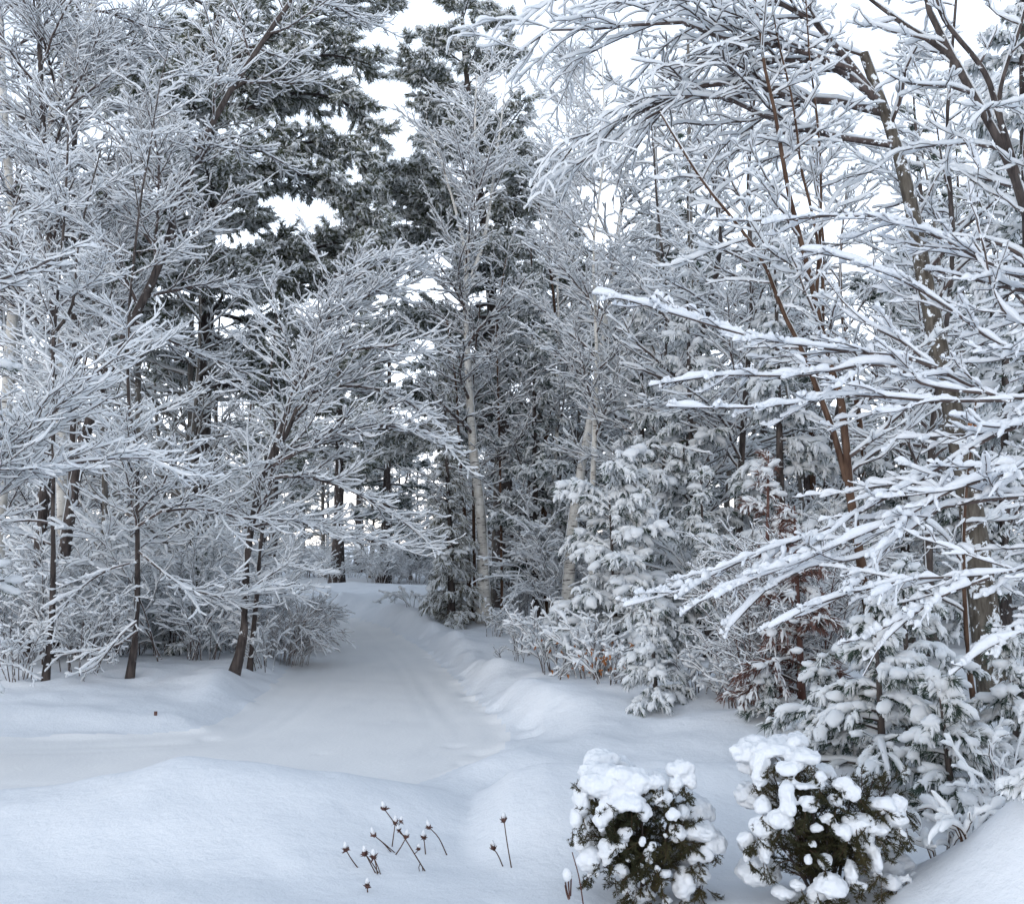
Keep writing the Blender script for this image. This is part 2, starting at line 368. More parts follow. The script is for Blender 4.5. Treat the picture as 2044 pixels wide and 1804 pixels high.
_wv = [(_rg.standard_normal(2) * s, _rg.random() * 6.28, a) for s, a, n in ((.35, .05, 5), (.9, .022, 7), (2.2, .010, 9), (5.5, .0045, 9)) for _ in range(n)]
def und(x, y):
    z = 0 * x
    for k, p, a in _wv: z = z + a * np.sin(k[0] * x + k[1] * y + p)
    return z
def sstep(a, b, x): t = np.clip((x - a) / (b - a), 0, 1); return t * t * (3 - 2 * t)
CRX = [-14, -5.9, -4.8, -3.6, -2.9, -1.86, -1.1, -.45, 0, .33, .75, 1.03, 1.6, 2.8, 6, 14]
CRZ = [.30, .33, .40, .62, .62, .54, .36, .17, .53, .62, .60, .62, .66, .62, .6, .5]
_pt = np.random.default_rng(8); _pits = [(_pt.uniform(-6, 6), _pt.uniform(7.5, 17), _pt.uniform(.06, .16), _pt.uniform(-.05, .025)) for _ in range(60)]
WELLS = [((px - 1022) / FOC * Y, Y) for px, Y in ((132, 24), (106, 19.5), (66, 23), (108, 22.5), (142, 26), (271, 20), (474, 20.5), (506, 21.6), (941, 32.5), (950, 32.5), (968, 32), (1003, 32.5), (1738, 14), (1938, 13), (1985, 15))]
def zg(x, y):
    x = np.asarray(x, float); y = np.asarray(y, float); d = roaddist(x, y)
    n = und(x, y); lw = 1 + .5 * np.sin(y * .8 + x)
    out = sstep(-.15, 1.5, d)
    bank = .30 * out + .12 * np.exp(-((d - .9) / .5) ** 2) * (1 + 2.5 * np.sin(x * 1.7 + y * .9) * np.sin(y * .7 + 1)) * .6
    z = bank + n * (.16 + .84 * out)
    z = z - .022 * np.exp(-((d + .62) / .17) ** 2) * lw - .014 * np.exp(-((d + .95) / .12) ** 2) + .05 * np.exp(-((d - .12) / .16) ** 2) * np.clip(np.sin(x * 2.3 + y * 3.1) + np.sin(y * 5.3 - x) * .6, 0, 2) * .7
    near = 1 - sstep(10.9, 12.3, y)                              # the ploughed ridge in front of the bend
    hc = np.interp(x, CRX, CRZ)
    ridge = hc * np.exp(-((y - 10.9) / np.where(y > 10.9, .75, 1.7)) ** 2)
    zn = .17 + n * .75
    z = z * (1 - near) + near * np.maximum(zn, 0) + np.clip(ridge - .12, 0, 1) * np.where(y > 10.9, sstep(-.1, .6, d), 1)
    z = z + 1.28 * np.exp(-(((x - 4.1) / .95) ** 2 + ((y - 7.4) / 1.0) ** 2) ** .75)       # drift against the right edge
    z = z + .30 * sstep(1.2, 4.5, x) * sstep(11.5, 14, y) * (1 - sstep(26, 34, y))
    z = z + .62 * np.exp(-(((x + 5.9) / 1.9) ** 2 + ((y - 51.5) / 1.4) ** 2)) + .35 * np.exp(-(((x + 12) / 7) ** 2 + ((y - 56.5) / 2.4) ** 2))   # ploughed heaps at the far bend
    for a, b, s_, h_ in _pits: z = z + h_ * np.exp(-((x - a) ** 2 + (y - b) ** 2) / s_ ** 2) if np.ndim(x) else z
    rs = (x > np.interp(y, [14, 16, 19, 23, 27, 32, 38, 46], [-1.5, -2.6, -2.8, -3.3, -4.1, -5.4, -7.4, -12])) * sstep(14.5, 17, y) * (1 - sstep(46, 52, y))
    z = z + rs * (.20 * sstep(.1, .9, d) + .10 * np.exp(-((d - .75) / .35) ** 2) * (1 + .5 * np.sin(y * 1.9) + .4 * np.sin(y * 4.3 + x)))
    for a, b in WELLS: r = np.hypot(x - a, y - b); z = z - .09 * np.exp(-(r / .26) ** 2) + .045 * np.exp(-((r - .5) / .2) ** 2)
    z = z + .25 * sstep(3, 10, d) * sstep(14, 20, y)
    fp = np.exp(-((d - .28 - .15 * np.sin(y * .9)) / .16) ** 2) * (x > -6) * (y > 15) * (y < 34) * 1
    return z - .10 * fp * np.clip(np.sin(y * 6.3 + 2.6 * np.sin(y * 1.7)) + .8 * np.sin(y * 2.9 + 1) + .35 * np.sin(x * 23), 0, 1) * (x > -2.9 - (y - 19) * .19)
def axis(lo, a, b, hi, fine):
    m = np.arange(a, b, fine); l, r = [], []; s = fine; p = a
    while p > lo: s *= 1.09; p -= s; l.append(p)
    s = fine; p = b
    while p < hi: s *= 1.09; p += s; r.append(p)
    return np.concatenate([l[::-1], m, r])
gx = axis(-700, -13, 9, 700, .075); gy = axis(-250, 6, 31, 900, .075)
X, Y = np.meshgrid(gx, gy); Zz = zg(X, Y); D = roaddist(X, Y)
V = np.stack([X, Y, Zz], -1).reshape(-1, 3); ny, nx = X.shape
q = (np.arange(ny - 1)[:, None] * nx + np.arange(nx - 1)[None]).ravel(); F = np.stack([q, q + 1, q + nx + 1, q + nx], 1)
isr = (D.ravel()[F].mean(1) < .12)
for nm, sel, m in (('snow_ground', ~isr, 'ground'), ('road', isr, 'road')):
    f = F[sel]; used = np.unique(f); re = np.zeros(len(V), int); re[used] = np.arange(len(used))
    b = Buf(); b.add(V[used], re[f]); o = obj(nm, b, m); o['kind'] = 'structure'
    o['label'] = 'smooth bluish snow covering the ground and banks' if nm == 'snow_ground' else 'narrow snow covered lane bending between the trees'

def on(x, y): return np.array([x, y, float(zg(x, y)) - .06])
def foot(px, Y): x = (px - 1022) / FOC * Y; return on(x, Y)
def rooted(Y, px, *pts, **k):                   # a traced trunk whose foot stands on the ground below pixel column px
    return np.concatenate([[foot(px, Y)], path(Y, *pts)])

# ------------------------------------------------------------------ recipes
MAPLE = [dict(den=2.8, t0=.22, t1=1, ang=60, angsd=12, L=.36, fall=.55, lmin=.5, lmax=4.2, K=9, up0=0, up1=.12, wob=.10, flat=False, rr=.45, rmin=.010, rtip=.3),
         dict(den=6.0, t0=.12, ang=40, angsd=10, L=.48, fall=.55, lmin=.25, lmax=2.0, K=8, up0=-.15, up1=.40, wob=.12, phisd=.28, rr=.52, rmin=.0055, rtip=.5),
         dict(den=8.0, t0=.1, ang=38, angsd=12, L=.5, fall=.5, lmin=.16, lmax=.6, K=6, up0=-.15, up1=.6, wob=.15, phisd=.32, rr=.7, rmin=.0038, rtip=.6)]
def vary(lv, **kw):
    out = [dict(x) for x in lv]
    for k, v in kw.items():
        lvl, key = int(k[-1]), k[:-1]; out[lvl][key] = v
    return out
SAPLING = vary(MAPLE, den0=3.2, t00=.15, L0=.28, lmax0=2.2, den1=5.5, den2=6)
SHRUB = [dict(den=5, t0=.15, ang=38, angsd=14, L=.55, fall=.5, lmin=.25, lmax=1.2, K=7, up0=-.1, up1=.0, wob=.14, flat=False, rr=.6, rmin=.006, rtip=.5),
         dict(den=7, t0=.15, ang=42, angsd=12, L=.5, fall=.5, lmin=.12, lmax=.6, K=5, up0=-.1, up1=.1, wob=.14, rr=.7, rmin=.005, rtip=.6),
         dict(den=8, t0=.2, ang=42, angsd=12, L=.5, fall=.5, lmin=.08, lmax=.25, K=4, up1=.2, wob=.14, rr=.7, rmin=.004, rtip=.6)]
def pinelv(h, r, t0=.25, den=2.6, droop=0., top=.08, d1=4.6, d2=5.2):
    prof = lambda t: r * np.clip(((1 - t) / (1 - t0)) ** .7 * 1.15, top, 1) * (0.72 + .28 * np.sin(t * 19) ** 2)
    return [dict(den=den, t0=t0, t1=.995, ang=lambda t: 88 - 40 * t ** 2.5, angsd=8, K=9, up0=-.12 - droop, up1=.42, wob=.07, flat=False, prof=prof, lmin=.3, lmax=r * 1.2, rr=.38, rmin=.02, rtip=.3),
            dict(den=d1, t0=.2, ang=50, angsd=10, L=.42, fall=.5, lmin=.3, lmax=1.8, K=6, up0=-.05 - droop, up1=.18, wob=.1, phisd=.2, rr=.6, rmin=.01, rtip=.4),
            dict(den=d2, t0=.1, ang=45, angsd=12, L=.5, fall=.4, lmin=.2, lmax=.6, K=4, up0=-droop, up1=.15, wob=.12, phisd=.3, rr=.6, rmin=.007, rtip=.6)]
def ladenlv(r, t0=.06, den=7, droop=.55, top=.12, ang=75):
    prof = lambda t: r * np.clip((1 - t) / (1 - t0) * 1.1, top, 1) * (.8 + .2 * np.sin(t * 31) ** 2)
    return [dict(den=den, t0=t0, t1=.99, ang=lambda t: ang - 35 * t ** 3, angsd=8, K=8, up0=-.15, up1=-droop * 1.3, wob=.06, flat=False, prof=prof, lmin=.15, lmax=r * 1.2, rr=.4, rmin=.010, rtip=.4),
            dict(den=9, t0=.15, ang=48, angsd=10, L=.45, fall=.45, lmin=.12, lmax=.7, K=5, up0=-.1, up1=-droop, wob=.08, phisd=.35, rr=.6, rmin=.006, rtip=.5)]

# ------------------------------------------------------------------ left side of the lane
broadleaf('birch_tree', 'pale barked birch rising beside a straight dark trunk, its white stem bare high up', 'birch tree',
    [(rooted(24, 132, (128, 1150), (116, 700), (106, 520), (98, 300), (110, 200), (150, 90), (190, 10), (215, -90)), .17, .07)],
    vary(MAPLE, t00=.42, den0=2.0), .037, 'birch', seed=11)
broadleaf('maple_tree', 'slim dark trunk forking in two above its middle, foot on the snow bank', 'maple tree',
    [(rooted(19.5, 106, (104, 1200), (106, 1000), (105, 800), (107, 667), (124, 498), (131, 358), (136, 230)), .065, .018),
     (path(19.5, (107, 667), (143, 610), (155, 498), (175, 398), (200, 300)), .035, .012)], vary(MAPLE, den0=2.7, L0=.30), .037, seed=12)
broadleaf('maple_tree', 'thick dark trunk standing just behind the slim forked maple', 'maple tree',
    [(rooted(23, 66, (72, 1140), (85, 1000), (98, 850), (104, 700), (96, 500), (80, 250), (70, 0)), .14, .06)], vary(MAPLE, t00=.35, den0=2.0), .037, seed=13)
broadleaf('aspen_tree', 'heavy dark trunk leaning to the right across the tall pine', 'aspen tree',
    [(rooted(22.5, 108, (122, 1160), (145, 1000), (173, 860), (200, 780), (268, 640), (330, 510), (365, 390), (440, 220), (530, 80), (600, -20)), .155, .05)],
    vary(MAPLE, t00=.45, den0=2.0), .037, 'bark', seed=14)
broadleaf('maple_tree', 'straight dark pole of a trunk close behind the pale birch', 'maple tree',
    [(rooted(26, 142, (146, 900), (148, 600), (147, 300), (151, 100), (156, -60)), .11, .06)], vary(MAPLE, t00=.5, den0=1.6), .037, seed=15)
broadleaf('maple_tree', 'slender sapling with a clean lower stem standing alone at the bank edge', 'maple tree',
    [(rooted(20, 271, (272, 1250), (274, 1050), (274, 900), (268, 850), (257, 812), (255, 709), (259, 598), (279, 398), (291, 339), (312, 190), (335, 90)), .070, .008),
     (path(20, (279, 430), (262, 320), (255, 200)), .018, .008)],
    vary(MAPLE, t00=.18, den0=2.6, L0=.24, lmax0=2.6), .038, 'bark', seed=16,
    limbs=[(path(19.6, (276, 1050), (310, 1025), (359, 1015), (438, 1021), (498, 1037), (598, 1037), (690, 1075)), .03, .008),
           (path(19.4, (276, 1100), (350, 1160), (430, 1190), (500, 1180), (560, 1130), (620, 1138)), .022, .006),
           (path(19.2, (274, 1260), (230, 1290), (170, 1300), (110, 1310)), .02, .006),
           (path(19, (274, 1240), (240, 1270), (190, 1330), (150, 1345)), .016, .006),
           (path(19, (275, 1120), (210, 1140), (150, 1185), (110, 1240)), .018, .006)])
broadleaf('maple_tree', 'leaning twin-stemmed maple fanning its branches out over the lane', 'maple tree',
    [(rooted(20.5, 474, (486, 1270), (490, 1180), (502, 1060), (525, 950), (570, 870), (606, 780), (628, 690), (650, 610), (672, 540)), .10, .02),
     (path(20.5, (528, 945), (560, 860), (588, 770), (598, 700), (636, 640), (690, 570), (740, 520)), .06, .014)],
    vary(MAPLE, t00=.33, den0=3.0, ang0=48, L0=.42, bias0=(.6, -.15, 0), lmax0=3.4), .037, seed=17,
    limbs=[(path(20, (545, 930), (600, 900), (680, 862), (760, 850), (850, 862), (900, 900)), .045, .008),
           (path(20, (620, 740), (700, 700), (790, 690), (870, 662)), .035, .007), (path(20.3, (588, 770), (660, 650), (760, 575), (850, 525)), .03, .007), (path(20.6, (575, 850), (680, 755), (790, 715), (870, 700)), .03, .007), (path(20.2, (640, 640), (690, 570), (770, 520), (815, 500)), .025, .006),
           (path(20.5, (600, 790), (690, 770), (790, 790), (880, 850)), .035, .007),
           (path(20.5, (640, 650), (720, 590), (800, 575), (850, 550)), .03, .007),
           (path(20, (525, 960), (600, 950), (700, 980), (790, 1030), (850, 1080)), .035, .007),
           (path(20, (505, 1050), (590, 1040), (680, 1060), (780, 1090), (845, 1085)), .03, .007)])
broadleaf('maple_tree', 'thin dark companion trunk right behind the leaning twin-stemmed maple', 'maple tree',
    [(rooted(21.6, 506, (512, 1200), (520, 1080), (540, 960), (548, 860), (540, 740), (550, 640)), .06, .02)], vary(MAPLE, t00=.2, den0=2.6), .037, seed=18)
broadleaf('maple_tree', 'snowy limbs reaching in from beyond the left edge beside the pine bough', 'maple tree',
    [(np.concatenate([[on(-8.6, 14)], path(14, (-190, 1100), (-170, 800), (-160, 500), (-150, 200))]), .12, .05)],
    vary(MAPLE, t00=.3, den0=1.6, bias0=(.5, 0, 0), lmax0=2.6), .037, seed=19,
    limbs=[(path(14, (-175, 1060), (0, 918), (100, 830), (155, 774), (227, 718), (271, 663)), .035, .007), (path(14, (-180, 1150), (0, 985), (52, 898), (90, 800)), .03, .008),
           (path(14, (-175, 960), (0, 931), (100, 931), (199, 918), (299, 914), (370, 935)), .028, .006)])
broadleaf('birch_tree', 'mottled white birch behind the left edge, partly hidden by snowy twigs', 'birch tree',
    [(rooted(26, 0, (8, 900), (22, 680), (32, 540), (24, 400), (10, 200), (4, -40)), .19, .09)], vary(MAPLE, t00=.4, den0=1.8), .037, 'birch', seed=20)
conifer('pine_tree', 'tall dark trunked pine towering behind the leaning trees left of the lane',
    [(rooted(34, 392, (398, 900), (407, 700), (414, 500), (420, 300), (428, 100), (436, -100), (440, -420)), .40, .08)],
    pinelv(22, 6.6, t0=.26, den=3.3, droop=.05), .04, 'pine', seed=21, fing=dict(p=.6, n=2, ln=.34, rad=.032, droop=.5), blob=(.10, .05), nblob=.35, frost=.4, tuft=dict(n=12, ln=.26, wd=.03, spread=.6, droop=.1), bsub=0,
    limbs=[(path(33, (426, 150), (560, 60), (700, 10), (800, -20)), .09, .03), (path(34, (420, 260), (560, 190), (680, 200), (750, 255)), .09, .03), (path(33, (415, 400), (560, 345), (680, 380), (738, 490)), .09, .03),
           (path(33, (412, 520), (500, 520), (570, 610)), .07, .03), (path(32.5, (424, 200), (560, 130), (660, 110), (740, 130)), .08, .03), (path(33, (418, 330), (560, 290), (680, 290), (740, 350)), .08, .03)])
conifer('pine_tree', 'snowy pine bough hanging in at the left edge beside thin maple limbs',
    [(np.concatenate([[on(-8.15, 13)], path(13, (-160, 900), (-150, 500), (-140, 100), (-135, -200))]), .13, .03)],
    pinelv(9, 1.35, t0=.1, den=5, droop=.25), .05, 'dark', seed=22, blob=(.085, .05), frost=.3, tuft=dict(n=10, ln=.16, wd=.016, spread=.55, droop=.2))

# ------------------------------------------------------------------ middle
conifer('pine_tree', 'tallest pine beyond the bend, its long boughs drooping over the white birch',
    [(rooted(40, 1010, (1006, 900), (996, 750), (985, 600), (970, 450), (950, 300), (935, 150), (925, 0), (918, -110)), .42, .05)],
    pinelv(24, 6.6, t0=.25, den=3.4, droop=.10, top=.38), .04, 'pine', seed=31, fing=dict(p=.7, n=2, ln=.36, rad=.038, droop=.6), blob=(.12, .055), nblob=.5, frost=.5, tuft=dict(n=12, ln=.28, wd=.035, spread=.6, droop=.15), bsub=0,
    limbs=[(path(39, (958, 350), (878, 340), (798, 350), (742, 385), (718, 430)), .1, .03), (path(40, (975, 480), (900, 455), (820, 470), (750, 510)), .1, .03), (path(39, (955, 330), (1040, 320), (1110, 345)), .08, .03)])
conifer('pine_tree', 'young snow dusted pine with a slim dark trunk in front of the tallest pine',
    [(rooted(33, 1070, (1066, 900), (1063, 700), (1060, 560), (1058, 495)), .13, .03)],
    pinelv(11, 2.2, t0=.1, den=6.5, droop=.22), .05, 'dark', seed=32, fing=dict(p=.6, n=3, ln=.28, rad=.035, droop=.8), blob=(.10, .06), nblob=.4, frost=.4, tuft=dict(n=12, ln=.22, wd=.026, spread=.6, droop=.2), bsub=0)
for sd, lab, px, pts, r in ((33, 'slim olive trunk nearest the frosted cedar', 941, ((931, 1080), (922, 980), (915, 880), (907, 760), (890, 640)), .10),
                            (34, 'thin trunk squeezed between the olive trunk and the white birch', 950, ((946, 1080), (945, 960), (941, 820), (950, 700), (960, 600)), .07),
                            (35, 'thin straight trunk between the white birch and the young pine', 1003, ((1001, 1080), (998, 950), (995, 780), (992, 650), (1010, 520)), .06)):
    broadleaf('maple_tree', lab, 'maple tree', [(rooted(32.5, px, *pts), r, .02)], vary(MAPLE, t00=.25, den0=2.2, L0=.32, lmax0=2.6, den1=3.6, den2=4.5, rmin1=.011, rmin2=.009), .04, 'brown', seed=sd)
broadleaf('birch_tree', 'upright white birch banded with black, crown reaching up before the tallest pine', 'birch tree',
    [(rooted(32, 968, (964, 1100), (960, 1020), (948, 930), (939, 800), (932, 650), (935, 500), (945, 400), (950, 270), (955, 150)), .22, .02),
     (path(32, (940, 560), (968, 470), (985, 360), (1000, 250), (1010, 170)), .08, .012), (path(32, (935, 520), (910, 420), (880, 320), (850, 240)), .07, .012)],
    vary(MAPLE, t00=.33, den0=2.5, ang0=42, L0=.30, lmax0=3.2, den1=5, den2=6, rmin1=.007, rmin2=.005), .046, 'birch', seed=36)
broadleaf('birch_tree', 'bare white birch leaning right behind the snow laden little pines', 'birch tree',
    [(rooted(30, 1128, (1140, 1080), (1155, 960), (1180, 820), (1200, 700), (1220, 560), (1236, 440), (1250, 330)), .20, .05)],
    vary(MAPLE, t00=.5, den0=2.6, L0=.26, rmin1=.007, rmin2=.005), .046, 'birch', seed=37)
broadleaf('birch_tree', 'slim frosty birch between the upright birch and the leaning one', 'birch tree',
    [(rooted(33.5, 1100, (1105, 1000), (1118, 750), (1112, 500), (1130, 300), (1128, 120)), .10, .012)], vary(MAPLE, t00=.3, den0=2.8, ang0=44, L0=.27, lmax0=2.6, rmin1=.006, rmin2=.0045), .046, 'birch', seed=70)
broadleaf('birch_tree', 'slim frosty birch close to the left of the leaning white birch', 'birch tree',
    [(rooted(26, 1180, (1182, 1000), (1192, 750), (1185, 500), (1205, 300), (1198, 60)), .10, .012)], vary(MAPLE, t00=.3, den0=2.8, ang0=44, L0=.26, lmax0=2.6, rmin1=.006, rmin2=.0045), .046, 'birch', seed=71)
broadleaf('birch_tree', 'thin grey birch stem leaning right at the foot of the young pine', 'birch tree',
    [(rooted(34, 1008, (1022, 1150), (1045, 1037), (1066, 900), (1080, 780)), .12, .05)], vary(MAPLE, t00=.6, den0=1.5), .04, 'grey', seed=38)
conifer('cedar_tree', 'feathery frosted cedar at the right corner of the lane', [(rooted(31.5, 902, (900, 1100), (892, 900), (884, 715)), .14, .02)],
    vary(ladenlv(1.15, t0=.0, den=17, droop=.7, top=.22), den1=8), .02, 'cedar', seed=39, cat='cedar tree', blob=(.08, .04), nblob=.1, frost=.9, tuft=dict(n=9, ln=.20, wd=.022, spread=.45, droop=.6), tl=(1, 2), tper=(4, 3), fing=dict(p=.6, n=2, ln=.28, rad=.016, droop=.9, spread=.4))

# ------------------------------------------------------------------ snow laden conifers on the right
def laden(lab, px, Y, top, r, seed, load=.08, needle='dark', den=6, tuft=None, blob=(.10, .055), cat='pine tree', name='pine_tree', bark='bark', lean=0, droop=.55, t0=.05, fg=None, crown=.12, **k):
    fing = dict(p=.8, n=4, ln=(tuft or {}).get('ln', .16) * 1.15, rad=blob[1] * .44, droop=1.0, spread=.6); fing.update(dict(p=.55) if name == 'cedar_tree' else {}); fing.update(fg or {})
    tf = dict(n=9, ln=.16, wd=.02, spread=.5, droop=.4); tf.update(tuft or {})
    f = foot(px, Y); tip = at(top[0], top[1], Y); n = 5
    pts = np.array([f + (tip - f) * i / (n - 1) for i in range(n)])
    h = tip[2] - f[2]
    blob = (blob[0] * .8, blob[1] * .85)
    return conifer(name, lab, [(pts, .012 * h + .03, .012)], ladenlv(r, top=crown, den=den * 1.45, droop=droop, t0=t0), load, needle, bark, seed=seed, tuft=tf, blob=blob, frost=k.pop('frost', .45), cat=cat, tl=(1, 2), tper=(6, 4), nblob=k.pop('nblob', .22), fing=fing, **k)
laden('rounded young pine bowed under thick snow in front of the leaning birch', 1230, 19.2, (1215, 965), 2.1, 41, .09, den=8, blob=(.13, .075), crown=.6)
laden('slim young pine with a pointed snowy top behind the rounded one', 1290, 23, (1283, 880), 1.35, 42, .08, den=7, crown=.2)
laden('smallest snow bowed pine at the edge of the bank beside the brown leaves', 1305, 15.3, (1298, 1195), .72, 43, .085, den=11, blob=(.075, .045), tuft=dict(ln=.12, wd=.013))
laden('young pine with wide drooping arms left of the reddish trunk', 1408, 19.5, (1398, 930), 1.45, 44, .085, den=6)
laden('dark trunked pine behind the pointed young pine', 1284, 26, (1278, 560), 1.8, 45, .07, den=3.6, t0=.2, blob=(.15, .08), droop=.4, tuft=dict(ln=.2, wd=.028))
laden('pine with snow draped boughs and a dark trunk left of the reddish one', 1386, 22.5, (1368, 500), 1.9, 46, .08, den=3.8, t0=.15, blob=(.14, .08), droop=.45, tuft=dict(ln=.19, wd=.024))
laden('tall draped pine behind the twin stems of the forked tree', 1560, 21, (1548, 430), 1.9, 47, .08, den=3.6, t0=.1, blob=(.14, .08), droop=.45, tuft=dict(ln=.19, wd=.024))
laden('draped pine filling the gap between the forked tree and the big birch', 1800, 20, (1790, 520), 1.8, 48, .08, den=3.6, t0=.05, blob=(.13, .07), droop=.45, tuft=dict(ln=.19, wd=.024))
laden('dense dark pine behind the big birch trunk', 1990, 19, (2010, 300), 2.0, 49, .08, den=3.4, t0=.05, blob=(.13, .07), droop=.4, tuft=dict(ln=.19, wd=.024))
laden('pine with a snow plastered trunk at the top right corner', 2060, 14.5, (2030, -500), 1.5, 50, .08, den=2.6, t0=.3, blob=(.11, .07), droop=.5, tuft=dict(ln=.17, wd=.02))
laden('low pine hidden behind the reddish trunk, boughs turned rusty', 1520, 15.6, (1535, 900), 1.3, 51, .035, 'rust', den=6, nblob=.2, fg=dict(p=.25), blob=(.10, .05), bark='red', frost=.15)
laden('rusty brown young conifer beneath the forked tree', 1590, 13.6, (1585, 1010), 1.15, 52, .035, 'rust', den=7, nblob=.15, fg=dict(p=.2), blob=(.09, .045), bark='red', frost=.12)
laden('broad snow covered cedar with fat drooping fronds on the right bank', 1745, 10.6, (1745, 1200), 1.4, 53, .09, 'dark', den=13, cat='cedar tree', name='cedar_tree', blob=(.085, .055), tuft=dict(n=20, ln=.12, wd=.011, droop=.55), frost=.12)
laden('low cedar spreading at the right end of the broad cedar', 1880, 9.7, (1875, 1360), .95, 54, .10, 'dark', den=16, cat='cedar tree', name='cedar_tree', blob=(.08, .05), tuft=dict(n=20, ln=.12, wd=.011, droop=.5), frost=.12)
laden('snowy cedar between the rusty conifer and the broad cedar', 1625, 12.2, (1632, 1320), .62, 55, .09, 'dark', den=12, cat='cedar tree', name='cedar_tree', blob=(.085, .05), tuft=dict(n=16, ln=.13, wd=.012, droop=.5), frost=.15)
laden('cedar with draped fronds at the left end of the cedar clump', 1535, 13.4, (1535, 1345), .5, 59, .08, 'dark', den=12, cat='cedar tree', name='cedar_tree', blob=(.085, .05), tuft=dict(n=16, ln=.13, wd=.012, droop=.5), frost=.15)
laden('tallest cedar of the clump, rising behind the broad cedar', 1800, 12.3, (1800, 1130), 1.35, 60, .08, 'dark', den=9, cat='cedar tree', name='cedar_tree', blob=(.085, .05), tuft=dict(n=11, ln=.13, wd=.012, droop=.5), frost=.25)
laden('cedar half hidden by the drift at the right edge', 2010, 10.4, (2010, 1270), .9, 69, .08, 'dark', den=11, cat='cedar tree', name='cedar_tree', blob=(.085, .05), tuft=dict(n=16, ln=.13, wd=.012, droop=.5), frost=.15)
laden('near spruce bough loaded with snow at the right edge above the drift', 2085, 7.2, (2090, 1340), .40, 56, .075, 'dark', den=14, cat='spruce tree', name='spruce_tree', blob=(.06, .045), tuft=dict(n=14, ln=.07, wd=.005, droop=.5), frost=.15)

# ------------------------------------------------------------------ broadleaf trees on the right
WIDE = vary(MAPLE, den0=2.6, t00=.25, L0=.42, lmax0=3.0, den1=5.2, den2=6.5)
broadleaf('forked_tree', 'tree with several slender brown stems fanning upward from one reddish trunk', 'tree',
    [(rooted(14, 1738, (1736, 1230), (1712, 1100), (1692, 980), (1678, 820), (1663, 750), (1640, 690), (1628, 605), (1612, 538), (1580, 418), (1560, 319), (1556, 259), (1532, 179), (1520, 80), (1504, -20)), .085, .016),
     (path(14, (1690, 960), (1662, 860), (1635, 790), (1600, 700), (1576, 653), (1544, 578), (1520, 518), (1469, 446), (1405, 366), (1357, 291), (1317, 223)), .05, .010),
     (path(14.2, (1628, 610), (1638, 458), (1640, 339), (1632, 239), (1618, 120), (1610, 0)), .03, .010),
     (path(14.1, (1640, 690), (1645, 560), (1624, 426), (1604, 343), (1584, 199), (1556, 80), (1540, -20)), .03, .010)],
    vary(WIDE, t00=.3, den0=2.6, L0=.27, lmax0=2.0), .046, 'brown', seed=61, snowm=6, sub=(0, 0, 0))
broadleaf('birch_tree', 'big old birch with curling bark and arching boughs near the right edge', 'birch tree',
    [(rooted(15, 1985, (1975, 1300), (1950, 1100), (1925, 950), (1895, 800), (1862, 650), (1832, 490), (1815, 400), (1790, 300), (1765, 230), (1742, 165), (1722, 110)), .24, .07)],
    vary(WIDE, t00=.55, den0=1.5, L0=.25, up10=-.35, lmax0=3, den1=3.4, den2=4.6, up01=-.1, up11=-.5, up12=-.35, ang1=34), .050, 'oldbirch', seed=62, snowm=6, trunkload=2.0,
    limbs=[(path(15, (1760, 225), (1735, 215), (1664, 203), (1584, 199), (1524, 175), (1449, 155), (1365, 191), (1245, 235), (1133, 295), (1100, 350)), .065, .010),
           (path(14.6, (1750, 200), (1640, 120), (1524, 127), (1469, 88), (1405, 44), (1345, 0), (1290, -30)), .06, .010),
           (path(14.4, (1700, 140), (1560, 90), (1469, 88), (1385, 48), (1325, 50), (1236, 52), (1149, 64), (1069, 64), (1030, 110)), .045, .008),
           (path(14.8, (1780, 290), (1650, 270), (1540, 239), (1484, 207), (1425, 191), (1365, 195), (1270, 250), (1150, 330)), .05, .008),
           (path(14.6, (1745, 190), (1620, 40), (1480, -20), (1300, -50), (1180, -20), (1080, 10)), .05, .008)])
